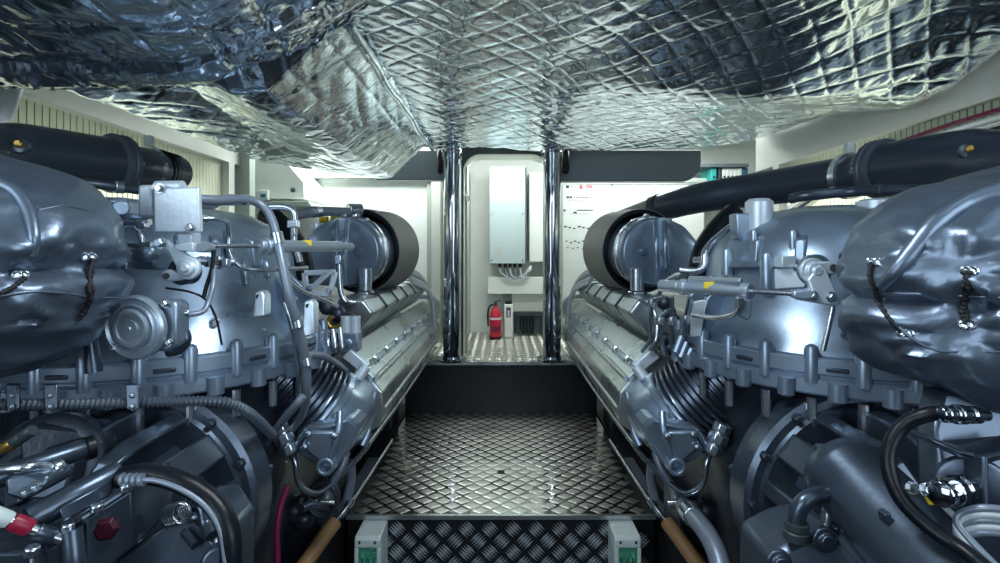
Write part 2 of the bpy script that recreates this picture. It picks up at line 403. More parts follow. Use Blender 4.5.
# cabinet, cables, extinguisher ... seen through the doorway
yc = 4.60
t = thing('electrical_cabinet', W(508, 264, yc), 'tall grey steel electrical cabinet hung on the cream wall past the doorway', 'cabinet')
MB().prism([W(489.5, 167, yc), W(526.5, 167, yc), W(526.5, 263.5, yc), W(489.5, 263.5, yc)], (0, .34, 0)).build('casing', 'frame', t, .006)
MB().prism([W(489.5, 166.5, yc), W(525.3, 166.5, yc), W(525.3, 263.5, yc), W(489.5, 263.5, yc)], (0, -.02, 0)).build('door', 'cabinet', t, .004)
MB().prism([W(495, 247, yc - .022), W(502, 247, yc - .022), W(502, 256, yc - .022), W(495, 256, yc - .022)], (0, .003, 0)).build('rating_plate', 'inkgrey', t)
for q in ((492, 260), (522.5, 260), (492, 214), (522.5, 214)): bolt(t, W(*q, yc - .02), (0, -1, 0), .006, .008, 'nut', 'screw')
for k in range(5): MB().cyl(W(500 + k * 5, 263, yc + .03), W(500 + k * 5, 267.5, yc + .03), .016, 10).build('cable_gland', 'black', t)
for k in range(5):
    a = 500 + k * 5
    MB().tube([W(a, 266, yc + .03), W(a + 1.5, 273 + k, yc + .03), W((a + 528) / 2, 279 - k * .5, yc + .035), W(529 - k * .5, 271, yc + .04), W(531, 266, yc + .06)], .009, 8).build('cable', 'hose' if k % 2 else 'hosewhite', t)
t = thing('junction_box', W(537, 262, 4.7), 'white junction box between the grey cabinet and the pole', 'box')
MB().prism([W(529, 172, 4.68), W(545.5, 172, 4.68), W(545.5, 262, 4.68), W(529, 262, 4.68)], (0, .26, 0)).build('casing', 'white', t, .008)
sbox('wall_dado', 'white', W(488, 0, 4.7).x, .40, 4.68, 4.95, W(0, 294, 4.68).z, W(0, 277, 4.68).z, .004)
sbox('trim_niche', 'offwhite', W(512, 0, 4.75).x, .40, 4.74, 4.95, W(0, 311, 4.75).z, W(0, 294.2, 4.7).z)
sbox('trim_niche_back', 'plastic', W(487, 0, 4.88).x, W(503, 0, 4.88).x, 4.88, 4.95, .372, W(0, 294.5, 4.7).z)
# dark vent with cables
t = thing('vent_recess', W(529, 334, 4.7), 'dark grille box with hanging cables low on the corridor wall', 'vent')
mbx = MB()
for a, b, c, e in ((514, 543, 312, 316), (514, 516, 316, 333.5), (541, 543, 316, 333.5)): mbx.prism([W(a, c, 4.68), W(b, c, 4.68), W(b, e, 4.68), W(a, e, 4.68)], (0, .1, 0))
mbx.build('surround', 'frame', t, .003)
MB().prism([W(515, 315, 4.77), W(542, 315, 4.77), W(542, 333.8, 4.77), W(515, 333.8, 4.77)], (0, .02, 0)).build('back_panel', 'beam', t)
for k in range(5): MB().tube([W(521 + k * 3, 316, 4.73), W(520.5 + k * 3.2, 325, 4.72), W(523 + k * 2.4, 333.5, 4.70)], .008, 8).build('cable', 'black', t)
# fire extinguisher
def extinguisher():
    d = 4.55; b = W(495.5, 334, d); b.z = .371
    t = thing('fire_extinguisher', b, 'small red fire extinguisher with a white band standing past the doorway', 'fire extinguisher')
    r = .055
    MB().lathe([(r * .9, 0), (r, .015), (r, .20), (r * .92, .235), (r * .6, .268), (.022, .285), (.018, .30)], b, Z, 28).build('body', 'red', t)
    MB().lathe([(r * 1.015, .178), (r * 1.015, .196)], b, Z, 28).build('band', 'label', t)
    MB().lathe([(r * 1.01, .0), (r * 1.02, .022)], b, Z, 28).build('base_ring', 'black', t)
    MB().cyl(b + Vector((0, 0, .295)), b + Vector((0, 0, .325)), .018, 14).build('valve', 'frame', t)
    MB().prism([b + Vector((-.01, -.012, .325)), b + Vector((.05, -.012, .345)), b + Vector((.05, -.012, .355)), b + Vector((-.015, -.012, .338))], (0, .024, 0)).build('lever', 'frame', t)
    MB().tube([b + Vector((-.015, -.01, .31)), b + Vector((-.05, -.02, .30)), b + Vector((-.068, -.03, .24)), b + Vector((-.066, -.03, .12))], .008, 8).build('hose', 'black', t)
    lb = MB(); n = 10
    ring = [[b + Vector((math.sin(-.7 + 1.4 * k / n) * r * 1.012, -math.cos(-.7 + 1.4 * k / n) * r * 1.012, z)) for k in range(n + 1)] for z in (.07, .12)]
    lb.add(ring[0] + ring[1], [(k, k + 1, n + 2 + k, n + 1 + k) for k in range(n)]).build('instruction_label', 'magenta', t)
extinguisher()
b = W(508.5, 334, 4.62); b.z = .371
t = thing('canister', b, 'narrow white canister with a black cap beside the red extinguisher', 'canister')
MB().box(b + Vector((0, 0, .155)), (.085, .07, .31)).build('body', 'white', t, .012)
MB().box(b + Vector((0, 0, .325)), (.06, .06, .03)).build('cap', 'black', t, .006)
MB().box(b + Vector((0, -.036, .235)), (.04, .004, .09)).build('gauge_window', 'frame', t, .003)
MB().box(b + Vector((0, -.039, .225)), (.016, .004, .06)).build('gauge_strip', 'label', t, .002)
t = thing('door_latch', W(466, 199, 3.9), 'small pale latch block on the doorway side', 'latch')
MB().box(W(467.5, 198, 3.865), (.03, .03, .05)).build('body', 'white', t, .005)
MB().box(W(469.5, 198, 3.845), (.016, .02, .03)).build('bolt', 'plastic', t, .003)
for a, lab in ((440.5, 'black rubber grip pad hanging on the slate beam next to the blank white panel'), (565.5, 'black rubber grip pad hanging on the slate beam above the switchboard')):
    t = thing('grip_pad', W(a, 172, 3.9), lab, 'grip pad', 'black pads beside the poles')
    MB().lathe([(.012, 0), (.03, .02), (.032, .12), (.028, .17), (.012, .19)], W(a, 174, 3.87), Z, 16).build('pad', 'black', t)
    MB().box(W(a, 156, 3.895), (.03, .05, .03)).build('mount', 'frame', t, .004)

# green-windowed breaker boxes on the riser
for s, lab in ((-1, 'grey breaker box with clear green lid on the tread riser by the crimson cable'), (1, 'grey breaker box with clear green lid on the tread riser by the fat grey hose')):
    x0, x1 = (-.605, -.497) if s < 0 else (.470, .578); y0, y1 = 2.06, 2.199; zt = -.016
    t = thing('breaker_box', ((x0 + x1) / 2, y1, zt - .25), lab, 'breaker box', 'breaker boxes on the tread riser')
    cx = (x0 + x1) / 2
    def shell(b, zc, zh): b.box((cx, (y0 + y1) / 2, zc), (x1 - x0, y1 - y0, zh))
    b = MB(); b.prism([(x0, y0 + .012, zt - .0), (x0, y1, zt), (x0, y1, zt - .30), (x0, y0 + .03, zt - .30), (x0, y0 + .03, zt - .045), (x0, y0, zt - .045), (x0, y0, zt - .012)], (x1 - x0, 0, 0))
    b.build('casing', 'plastic', t, .005)
    for fx in (x0 + .008, x1 - .008): MB().box((fx, y0 + .015, zt - .17), (.016, .03, .25)).build('side_cheek', 'plastic', t, .003)
    MB().box((cx, y0 + .008, zt - .165), (x1 - x0 - .030, .014, .262)).build('lid', 'green', t, .003)
    for k in range(3): MB().box((cx + (k - 1) * .024, y0 + .026, zt - .105), (.02, .014, .07)).build('breaker', 'label', t, .002)
    for k in range(3): MB().box((cx + (k - 1) * .024, y0 + .02, zt - .105), (.009, .012, .02)).build('toggle', 'ink', t, .001)
    for fx in (x0 + .022, x1 - .022):
        bolt(t, (fx, y0 + .001, zt - .021), (0, -1, 0), .005, .005, 'ink', 'screw', 10)
        bolt(t, (fx, y0 + .09, zt), (0, 0, 1), .005, .003, 'plastic', 'screw', 10)

# ================================================================== FOIL
def fbm(p, o=4): return noise.fractal(Vector(p), 1.0, 2.0, o)
def quilt(u, v, cell, amp):
    du = abs((u / cell) % 1 - .5); dv = abs((v / cell) % 1 - .5)          # .5 on a seam
    du = (.5 - du) * cell; dv = (.5 - dv) * cell
    g = max(math.exp(-(du / .008) ** 2), math.exp(-(dv / .008) ** 2))
    return -amp * (1 - g) - amp * .35 * math.sin(PI * min(1, du / cell * 2)) * math.sin(PI * min(1, dv / cell * 2) * .5)
def crumple(p, sc, amp):
    q = Vector(p) * sc
    return amp * (1 - 2 * abs(noise.noise(q))) 
def sheet(name, nu, nv, fn, parent=None, m='foil', thick=.02):
    vs = [fn(i / nu, j / nv) for j in range(nv + 1) for i in range(nu + 1)]
    fs = [(j * (nu + 1) + i, j * (nu + 1) + i + 1, (j + 1) * (nu + 1) + i + 1, (j + 1) * (nu + 1) + i) for j in range(nv) for i in range(nu)]
    o = MB().add(vs, fs).build(name, m, parent, angle=60)
    return o
ca, sa = math.cos(math.radians(38)), math.sin(math.radians(38))
def main_foil(u, v):
    x = -.62 + 2.42 * u; y = .2 + 3.42 * v
    base = .735 + .022 * fbm((x * .9, y * .9, 3.1), 2)
    ze = .63 + (y - 1.8) * .14 if y < 2.4 else .714 + (y - 2.4) * .06      # the edge along the side wall
    k = max(0, min(1, (x - 1.45) / .36)); k = k * k * (3 - 2 * k)
    base = base * (1 - k) + ze * k
    wq = .035 * noise.noise(Vector((x * 1.6, y * 1.6, 0)))
    q = quilt(x * ca - y * sa + wq, x * sa + y * ca - wq, .108, .0030)
    c = crumple((x * 1.2, y * .55, 1.7), 2.6, .014) + crumple((x * 1.0, y * .8, 4.4), 8, .0035)
    sl = max(0, min(1, (x - .1) / .8)); sl = sl * sl * (3 - 2 * sl)
    base += sl * ((2.15 - y) * .13 if y < 2.15 else 0) - sl * .055 * math.exp(-((y - 2.2) / .38) ** 2)
    s2 = max(0, min(1, (x - .85) / .55)); base += s2 * s2 * (3 - 2 * s2) * max(0, 1.95 - y) * .18
    z = base + q + c
    if v > .985: z += (v - .985) * 6
    if u > .985: z += (u - .985) * 3
    return XZ(x, y, z)
t = thing('foil_ceiling', XZ(.6, 2.0, .75), 'quilted silver foil insulation sheet spread across the whole ceiling above the aisle', 'foil insulation')
sheet('foil_sheet', 400, 520, main_foil, t)
MB().tube([XZ(-.5, 3.6, .80), XZ(.4, 3.6, .79), XZ(1.4, 3.58, .77)], .02, 10, 4).build('end_roll', 'foil', t)

# hump over the left engine: inner slope, fold and underside
def hump(u, v):
    y = 1.42 + 2.0 * v
    # cross-section by arc length
    pr = [(-.46, .765), (-.74, .50), (-.80, .487), (-1.2, .53), (-1.62, .605), (-1.66, .66)]
    L = [0]
    for a, b in zip(pr, pr[1:]): L.append(L[-1] + math.hypot(b[0] - a[0], b[1] - a[1]))
    tt = u * L[-1]; k = 0
    while k < len(L) - 2 and L[k + 1] < tt: k += 1
    f = (tt - L[k]) / (L[k + 1] - L[k]); x = pr[k][0] + (pr[k + 1][0] - pr[k][0]) * f; z = pr[k][1] + (pr[k + 1][1] - pr[k][1]) * f
    wq = .02 * noise.noise(Vector((tt * 3, y * 3, 5)))
    z += max(0, min(1, (-.85 - x) / .4)) * (3.4 - y) / 1.8 * .20 * max(0, min(1, (x + 1.62) / .3))
    if y < 1.57: z += (1.57 - y) * 1.5
    if k == 0: q = crumple((tt * 2.4 - y * .8, y * .5 + tt, 9), 4.2, .006) + quilt(tt + .03, y * .9 + tt * .3, .16, .003)
    else: q = quilt(tt * ca + y * sa + wq, -tt * sa + y * ca, .14, .0035) + crumple((tt, y, 2), 3.5, .008)
    z += q + .015 * fbm((x * 1.4, y * 1.4, 8), 2) + crumple((x, y, 7), 9, .003)
    if v > .98: z += (v - .98) * 8
    return XZ(x, y + .02 * noise.noise(Vector((x * 4, 0, 1))), z)
t = thing('foil_soffit', XZ(-1.1, 2.4, .6), 'foil-wrapped boxed soffit hanging low over the engine with the control box', 'foil insulation')
sheet('foil_wrap', 190, 230, hump, t)
# taped seam along the upper fold
vs = MB(); pts = [XZ(-.485 + .006 * math.sin(k), 1.6 + k * .128, .722 + .004 * math.cos(k * 2.1)) for k in range(16)]
vs.tube(pts, .017, 8, 4).build('seam_tape', 'foil', t)

# the padded front roll
def roll(u, v):
    # u across (left to right), v along the wrap: far top -> round the bottom edge -> forward
    x = -1.96 + 1.84 * u
    lift = 0 if x < -.95 else (x + .95) ** 1.35 * .42
    yb = 1.66 - (0 if x < -.9 else (x + .9) * .30)
    r = .055
    if v < .35:
        a = v / .35 * PI; cr = crumple((x * 2.2, a * .5, 6), 9, .010); yy = yb - r + (r + cr) * math.sin(a); zz = .585 + r * math.cos(a) * 1.2 + (crumple((x * 2.6, a * .8, 3), 8, .010) if a > 1.8 else 0)
    else:
        f = (v - .35) / .65; yy = yb - r - 1.25 * f
        zz = .519 - .010 * math.sin(PI * f / .11) if f < .11 else .540 + (f - .11) * .20
        if f < .11: zz += crumple((x * 1.5, yy * 4, 3), 7, .004)
    wq = .02 * noise.noise(Vector((x * 3, yy * 3, 5)))
    q = quilt(x + wq, yy + wq, .16, .007) if v > .36 else 0
    q += crumple((x * .9, yy * 2.2, 6), 4, .012) + (crumple((x * 2.2, yy * 2, 6 + v * 3), 9, .006) if v < .45 else 0)
    return XZ(x, yy, zz + lift + q + crumple((x, yy, 7), 15, .003))
t = thing('foil_mat', XZ(-1.2, 1.4, .6), 'padded foil mat with a bright rolled edge, lowest of the foil covers', 'foil insulation')
sheet('foil_pad', 200, 190, roll, t)

# ================================================================== ENGINES
DC = (1.15, 1.75)                       # vertical axis of the turbo housing, right-hand engine
def dome_d(px, R=.405):                  # depth at which the sight line meets a circle of radius R about that axis
    k = abs(px - 501) / 500
    A = 1 + k * k; B = -2 * (k * DC[0] + DC[1]); Cc = DC[0] ** 2 + DC[1] ** 2 - R * R
    D = B * B - 4 * A * Cc
    return (-B - math.sqrt(max(D, 0))) / (2 * A)

def engine(s, label):
    E = thing('marine_engine', (s * 1.15, 2.6, -.68), label, 'engine', 'pair of marine diesel engines')
    def M(px, py, d): p_ = W(px, py, d); p_.x *= s; return p_
    def K(x, d, z): return XZ(s * x, d, z)
    # crankcase and feet
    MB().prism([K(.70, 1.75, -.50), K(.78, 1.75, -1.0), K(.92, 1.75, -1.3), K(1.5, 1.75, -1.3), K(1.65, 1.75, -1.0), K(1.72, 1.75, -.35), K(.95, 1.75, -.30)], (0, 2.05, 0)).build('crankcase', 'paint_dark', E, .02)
    for dd in (2.0, 3.3): MB().prism([K(.72, dd, -1.0), K(.95, dd, -.95), K(1.0, dd, -1.84), K(.70, dd, -1.84)], (0, .22, 0)).build('mounting_foot', 'paint_dark', E, .015)
    # rocker cover
    prof = [(.60, -.372), (.522, -.432), (.534, -.460), (.497, -.492), (.503, -.512), (.468, -.552), (.461, -.62), (.474, -.68), (.53, -.72), (.68, -.70), (.76, -.48)]
    hc = MB().prism([K(x, 1.97, z) for x, z in prof], (0, 1.88, 0)).build('rocker_cover', 'cover', E, .007, seg=3)
    MB().tube([K(.470, 1.98, -.625), K(.470, 3.84, -.625)], .016, 10, 1).build('cover_rib', 'cover', hc)
    MB().tube([K(.497, 1.98, -.50), K(.497, 3.84, -.50)], .013, 10, 1).build('cover_rib', 'cover', hc)
    MB().tube([K(.515, 1.9, -.742), K(.505, 2.6, -.745), K(.50, 3.84, -.735)], .011, 8, 3).build('drain_pipe', 'steel', E)
    for k in range(9): 
        bolt(hc, K(.531, 2.06 + k * .21, -.449), (-s * .6, 0, .8), .013, .026, 'nut', 'bolt')
        if k < 8: MB().box(K(.521, 2.165 + k * .21, -.445), (.022, .085, .022)).build('cover_clip', 'paint_light', hc, .004)
    MB().prism([K(.585, 1.975, -.378), K(.51, 1.975, -.44), K(.545, 1.975, -.47), K(.62, 1.975, -.41)], (0, -.035, 0)).build('end_clamp', 'paint_light', hc, .006)
    # exhaust shield, six blocks
    bp = [(.635, -.375), (.548, -.262), (.592, -.205), (.70, -.195), (.76, -.375)]
    for k in range(6):
        y0 = 2.15 + k * .268
        sh = MB().prism([K(x, y0, z) for x, z in bp], (0, .250, 0)).build('exhaust_shield', 'shield', E, .012, seg=3)
        MB().prism([K(x * 1.0 + (.003 if x > .6 else -.004), y0 + .252, z + .004) for x, z in bp], (0, .014, 0)).build('shield_strap', 'paint_dark', sh, .003)
    # rounded end housing in front of the rocker cover
    A = M(680, 412, 1.82); B = M(756, 354, 1.72); ax = (B - A).normalized()
    def oring(c_, n_, ra, rb):
        n_ = n_.normalized(); u = n_.cross(Vector((s * .57, 0, .82))).normalized(); w_ = n_.cross(u)
        if abs(n_.y) > .9: u = Vector((1, 0, 0)); u = (u - n_ * u.dot(n_)).normalized(); w_ = n_.cross(u)
        return [c_ + u * ra * math.cos(2 * PI * i / 36) + w_ * rb * math.sin(2 * PI * i / 36) for i in range(36)]
    # elbow swept from the rocker cover end round to the bellows
    pth = [(K(.60, 2.02, -.575), Vector((0, -1, 0)), .13, .14), (K(.605, 1.96, -.578), Vector((0, -1, 0)), .135, .142)]
    eh = MB(); rr_ = []
    p0_, p1_, p2_ = K(.605, 1.97, -.578), M(662, 424, 1.80), A
    for k in range(9):
        t_ = k / 8; c_ = p0_ * (1 - t_) ** 2 + p1_ * 2 * t_ * (1 - t_) + p2_ * t_ ** 2
        tg = (p1_ - p0_) * 2 * (1 - t_) + (p2_ - p1_) * 2 * t_
        n_ = tg.normalized(); u = n_.cross(Vector((s * .57, 0, .82)).cross(n_)).normalized(); w_ = n_.cross(u)
        r_ = .112 + .040 * t_
        rr_.append([c_ + u * r_ * math.cos(2 * PI * i / 36) + w_ * r_ * math.sin(2 * PI * i / 36) for i in range(36)])
    eh = MB().loft(rr_).build('end_housing', 'paint', E)
    MB().lathe([(.155, -.012), (.160, -.008), (.160, .012), (.155, .016)], A, ax, 40).build('clamp_ring', 'paint', eh)
    MB().prism([M(641, 428, 1.70), M(652, 417, 1.66), M(672, 424, 1.63), M(698, 427, 1.62), M(709, 440, 1.64), M(712, 448, 1.64), M(700, 458, 1.64), M(682, 468, 1.63), M(672, 471, 1.63), M(662, 464, 1.64)], (0, .18, 0)).build('nose_casting', 'paint', eh, .014)
    MB().lathe([(.030, 0), (.030, .05), (.018, .052), (.016, .02)], M(672, 461, 1.66), (0, -1, 0), 20).build('drain_boss', 'paint', eh, .003)
    MB().tube([M(662, 412, 1.66), M(664, 432, 1.625), M(672, 458, 1.625)], .012, 8).build('cast_rib', 'paint', eh)
    MB().tube([M(696, 430, 1.615), M(700, 436, 1.615), M(706, 446, 1.63)], .008, 8).build('cast_rib', 'paint', eh)
    MB().prism([M(668, 432, 1.615), M(694, 431, 1.61), M(702, 446, 1.62), M(684, 461, 1.615), M(675, 461, 1.61)], (0, .05, 0)).build('face_plate', 'paint', eh, .008)
    for q in ((668, 436), (694, 434), (698, 447)): bolt(eh, M(*q, 1.61), (0, -1, 0), .008, .014)
    MB().tube([M(627, 393, 1.93), M(632, 412, 1.88), M(634, 432, 1.85), M(640, 446, 1.82)], .013, 8).build('cast_rib', 'paint', eh)
    for q in ((640, 372, 1.93), (651, 381, 1.9)): MB().cyl(M(q[0] - 4, q[1] - 6, q[2]), M(q[0] + 5, q[1] + 7, q[2] - .02), .022, 14).build('injector_stub', 'paint_light', eh, .003)
    # ribbed bellows
    ax = B - A; Lb = ax.length; pf = [(.145, 0)]
    n = 16
    for k in range(n):
        h0 = Lb * (k + .15) / n; r = .158 if k not in (7, 8) else .146
        pf += [(.139, h0), (r, h0 + Lb * .22 / n), (r, h0 + Lb * .48 / n), (.139, h0 + Lb * .7 / n)]
    pf += [(.145, Lb)]
    MB().lathe(pf, A, ax, 40).build('exhaust_bellows', 'bellows', E, angle=50)
    # turbo housing: big turned casting
    c0 = K(DC[0], DC[1], 0)
    TH = MB().lathe([(.40, -.40), (.478, -.29), (.462, -.262), (.436, -.215), (.412, -.15), (.400, -.08), (.392, -.02), (.375, .03), (.33, .088), (.25, .13), (.12, .155), (.0, .16)], c0, Z, 96).build('turbo_housing', 'paint', E)
    MB().lathe([(.44, -.385), (.505, -.385), (.508, -.38), (.508, -.345), (.497, -.338), (.497, -.332), (.508, -.326), (.508, -.29), (.503, -.285), (.45, -.283)], c0, Z, 96).build('housing_flange', 'paint', TH, 0, angle=30)
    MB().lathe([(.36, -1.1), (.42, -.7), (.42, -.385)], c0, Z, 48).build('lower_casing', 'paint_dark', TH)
    def ring_at(th, r, z): return K(DC[0] - r * math.sin(th), DC[1] - r * math.cos(th), z)
    for k in range(11):
        th = math.radians(-28 + 13.2 * k)
        b_ = MB().lathe([(.018, -.352), (.019, -.268), (.015, -.256), (.006, -.25)], ring_at(th, .498, 0), Z, 16).build('flange_boss', 'paint', TH)
        MB().cyl(ring_at(th, .498, -.47), ring_at(th, .498, -.395), .013, 10).build('stud', 'nut', b_)
        th2 = th + math.radians(6.6)
        MB().lathe([(.010, -.352), (.021, -.35), (.022, -.345), (.022, -.392), (.016, -.397)], ring_at(th2, .512, 0), Z, 18).build('flange_nut', 'paint', TH)
        if k % 2 == 0:
            a = ring_at(th2, .506, -.312)
            MB().box(a, (.05, .016, .012), Matrix.Rotation(s * (-th2), 3, 'Z')).build('flange_slot', 'paint_dark', TH, .003)
    # shoulder ribs and gussets of the casting
    def gusset(th, z0, z1, r0, r1, w):
        q = [ring_at(th, r0, z0), ring_at(th, r1, z0), ring_at(th, r1 - .012, (z0 + z1) / 2 + .02), ring_at(th, r0 - .02, z1)]
        nrm = (ring_at(th + .01, .5, 0) - ring_at(th, .5, 0)).normalized() * w
        return MB().prism([p_ - nrm / 2 for p_ in q], nrm).build('casting_gusset', 'paint', TH, .006)
    for th in (96, 80): gusset(math.radians(th), -.29, -.06, .40, .49, .022)
    for th in ((22, 44, 64) if s > 0 else (36, 50, 68)): gusset(math.radians(th), -.05, .085, .30, .402, .03)
    # black intake elbow behind the housing
    MB().tube([M(734, 214, 2.2), M(716, 232, 2.15), M(704, 254, 2.1), M(699, 280, 2.1)], .05, 14).build('intake_elbow', 'black', E)
    # air filter: mesh sleeve, dark lip, compressor cover
    fc = M(642, 251, 2.66); fax = Vector((-s * .20, 1, .02)).normalized()
    AF = MB().lathe([(.202, .0), (.225, -.002), (.227, .02), (.227, .28), (.21, .30), (.05, .305)], fc, fax, 56, cap=False).build('air_filter', 'sleeve', E)
    MB().lathe([(.194, .25), (.194, .01), (.204, -.006), (.220, -.008), (.224, .004)], fc, fax, 56, cap=False).build('filter_lip', 'black', AF)
    MB().lathe([(.193, .2), (.10, .2), (.02, .19)], fc, fax, 48).build('filter_back', 'black', AF)
    cc = M(651, 252, 2.50)
    CP = MB().lathe([(.155, .30), (.164, .12), (.172, .05), (.176, .01), (.174, -.022), (.168, -.036), (.160, -.042), (.0, -.044)], cc, fax, 48).build('compressor_cover', 'paint', AF)
    MB().lathe([(.174, .045), (.182, .04), (.182, .02), (.175, .014)], cc, fax, 48).build('clamp_band', 'steel', CP)
    bolt(CP, cc - fax * .054 + Vector((-s * .07, 0, 0)), -fax, .018, .022, 'paint', 'hex_boss')
    rg = []
    for px, py, d, r in ((650, 252, 2.50, .155), (662, 252, 2.42, .168), (677, 255, 2.36, .145), (690, 261, 2.30, .105), (702, 267, 2.26, .06)):
        c_ = M(px, py, d); rg.append([c_ + Vector((s * .25 * math.cos(a) * r, -1.0 * math.cos(a) * r * .8, math.sin(a) * r)) for a in [2 * PI * i / 24 for i in range(24)]])
    MB().loft(rg).build('compressor_snail', 'paint', CP)
    for px in (655, 664): MB().tube([M(px, 222, 2.40), M(px + 1, 240, 2.30), M(px + 2, 268, 2.30)], .012, 8).build('cast_rib', 'paint', CP)
    MB().cyl(M(637, 291, 2.40), M(637, 268, 2.40), .032, 16).build('oil_stub', 'steel', CP, .004)
    MB().cyl(M(637, 298, 2.43), M(637, 291, 2.43), .044, 6).build('union_nut', 'nut', CP, .004)
    MB().tube([M(637, 297, 2.43), M(640, 306, 2.4), M(652, 314, 2.3), M(668, 318, 2.15)], .016, 8).build('oil_pipe', 'steel', E)
    for a in (60, 100, 140, 250, 300):
        r_ = math.radians(a); u = fax.cross(Z).normalized(); w = u.cross(fax)
        bolt(CP, cc - fax * .005 + (u * math.cos(r_) + w * math.sin(r_)) * .180, -fax, .011, .024)
    # loose hoses down the far end
    for k in range(5):
        MB().tube([M(598 - k * 2, 266 + k * 4, 3.3), M(582 - k * 2.2, 276 + k * 4, 3.5), M(571 - k * .8, 296 + k * 5, 3.6), M(567 + k, 325 + k * 4, 3.62), M(572 + k * 3, 350 + k * 2, 3.6)], .014 + .003 * (k % 2), 8).build('far_hose', 'hose' if k == 2 else 'hosewhite', E)
    MB().tube([M(585, 296, 3.75), M(572, 297, 3.85), M(565, 304, 3.88), M(566, 318, 3.88)], .022, 10).build('far_elbow', 'hosewhite', E)
    # tubing between end housing and union
    U = M(717, 440, 1.62)
    MB().lathe([(.022, -.05), (.030, -.045), (.030, -.015), (.022, -.012), (.034, -.008), (.034, .022), (.024, .025), (.030, .03), (.030, .055), (.018, .06)], U, (s * .4, 0, 1), 8).build('pipe_union', 'nut', E, .003, angle=25)
    MB().tube([M(718, 434, 1.68), M(734, 441, 1.66), M(746, 440, 1.66), M(750, 428, 1.66), M(748, 414, 1.68)], .016, 10).build('return_hose', 'hose', E)
    MB().tube([M(713, 448, 1.68), M(707, 462, 1.66), M(704, 480, 1.66), M(697, 490, 1.67), M(684, 493, 1.70), M(670, 484, 1.75)], .010, 8).build('fuel_pipe', 'steel', E)
    MB().tube([M(638, 438, 1.84), M(635, 446, 1.84), M(650, 464, 1.82), M(668, 482, 1.8), M(678, 494, 1.78)], .009, 8).build('fuel_pipe', 'steel', E)
    MB().tube([M(655, 452, 1.83), M(662, 470, 1.8), M(672, 486, 1.78), M(676, 500, 1.75)], .014, 8).build('drain_hose', 'hose', E)
    MB().tube([M(652, 460, 1.9), M(651, 478, 1.9), M(655, 498, 1.9)], .018, 8).build('drain_hose', 'hose', E)
    for k in range(6):
        MB().ball(M(690 + k * 9, 505 + (k * 37 % 23), 1.9), .035 + .01 * (k % 3), 10, 6).build('pump_body', 'paint_dark', E)
    MB().tube([M(670, 505, 1.8), M(690, 504, 1.75), M(700, 508, 1.72)], .016, 8).build('cross_pipe', 'nut', E)
    for k in range(5):
        MB().cyl(M(752 + k * 11, 424 - k * 3, 1.66), M(752 + k * 11, 398 - k * 2, 1.66), .014 + .006 * (k % 2), 10).build('lower_stud', 'paint', E)
    # flywheel housing
    fw = K(.983, 1.36, -.694); fa = Vector((0, -1, 0))
    FH = MB().lathe([(.20, -.1), (.315, -.1), (.318, -.05), (.318, -.012), (.305, 0), (.285, .002), (.278, .014), (.205, .018), (.185, .25), (.17, .262), (.10, .27)], fw, fa, 72).build('flywheel_housing', 'gear', E)
    nr = 14
    for k in range(nr):
        a = 2 * PI * (k + .5) / nr; u = Vector((math.cos(a), 0, math.sin(a))); w = Vector((-math.sin(a), 0, math.cos(a)))
        q = [fw + u * .17 + fa * .01, fw + u * .284 + fa * .012, fw + u * .272 + fa * .20, fw + u * .250 + fa * .25, fw + u * .16 + fa * .285]
        hw = .040 if k % 2 else .022
        MB().prism([p_ - w * hw for p_ in q], w * hw * 2).build('housing_rib', 'gear', FH, .007)
        bolt(FH, fw + u.lerp(w, .16).normalized() * .302 + fa * .0, fa, .010, .018, 'gear', 'bolt')
    # bracket on the side of the housing
    MB().prism([M(735, 472, 1.45), M(758, 463, 1.42), M(764, 472, 1.42), M(752, 482, 1.42), M(738, 481, 1.45)], (0, .05, 0)).build('side_bracket', 'gear', E, .006)
    bolt(E, M(752, 474, 1.41), (0, -1, 0), .012, .02)
    return E, M, K, TH, ring_at

# ---------- engine under the plain ceiling foil (right)
E, M, K, TH, RA = engine(1, 'grey marine diesel engine by the printed switchboard, joined to the black overhead pipe')
dd = lambda px, off=.03: dome_d(px) - off
def vboss(px, y0, y1, rpx, m='paint', off=.02, name='casting_boss', par=None):
    d = dd(px, off); return MB().lathe([(rpx * d / 500, 0), (rpx * d / 500, (y1 - y0) * d / 500 * .9), (rpx * d / 700, (y1 - y0) * d / 500)], W(px, y1, d), Z, 18).build(name, m, par or TH)
vboss(759, 199, 232, 13, 'paint_light', -.12, 'top_stub'); vboss(877, 199, 222, 18, 'paint_light', -.22, 'top_stub')
d_ = dd(745, -.06); MB().prism([W(736, 213, d_), W(756, 213, d_), W(754, 232, d_), W(748, 240, d_), W(738, 240, d_)], (0, .06, 0)).build('square_boss', 'paint', TH, .008)
vboss(767, 253, 289, 6.8, 'paint', .02); vboss(727, 249, 275, 5.2, 'paint', .02)
vboss(754, 230, 250, 3.6, 'paint', -.03); vboss(793, 230, 250, 4, 'paint', -.03)
MB().prism([W(732, 261, dd(732)), W(760, 261, dd(760)), W(760, 268, dd(760)), W(732, 268, dd(732))], (0, .04, 0)).build('bridge_rib', 'paint', TH, .004)
d_ = dd(790, .01); MB().prism([W(773, 268, dd(773, .015)), W(806, 266, dd(806, .015)), W(806, 288, dd(806, .015)), W(773, 290, dd(773, .015))], (.01, .06, 0)).build('cover_plate', 'paint_light', TH, .005)
MB().prism([W(782, 256, d_ - .02), W(797, 256, d_ - .02), W(797, 268, d_ - .02), W(782, 268, d_ - .02)], (0, .05, 0)).build('sensor_block', 'paint_light', TH, .004)
MB().cyl(W(795, 268, d_ - .03), W(806, 268, d_ - .03), .012, 6).build('sensor_nut', 'nut', TH, .002)
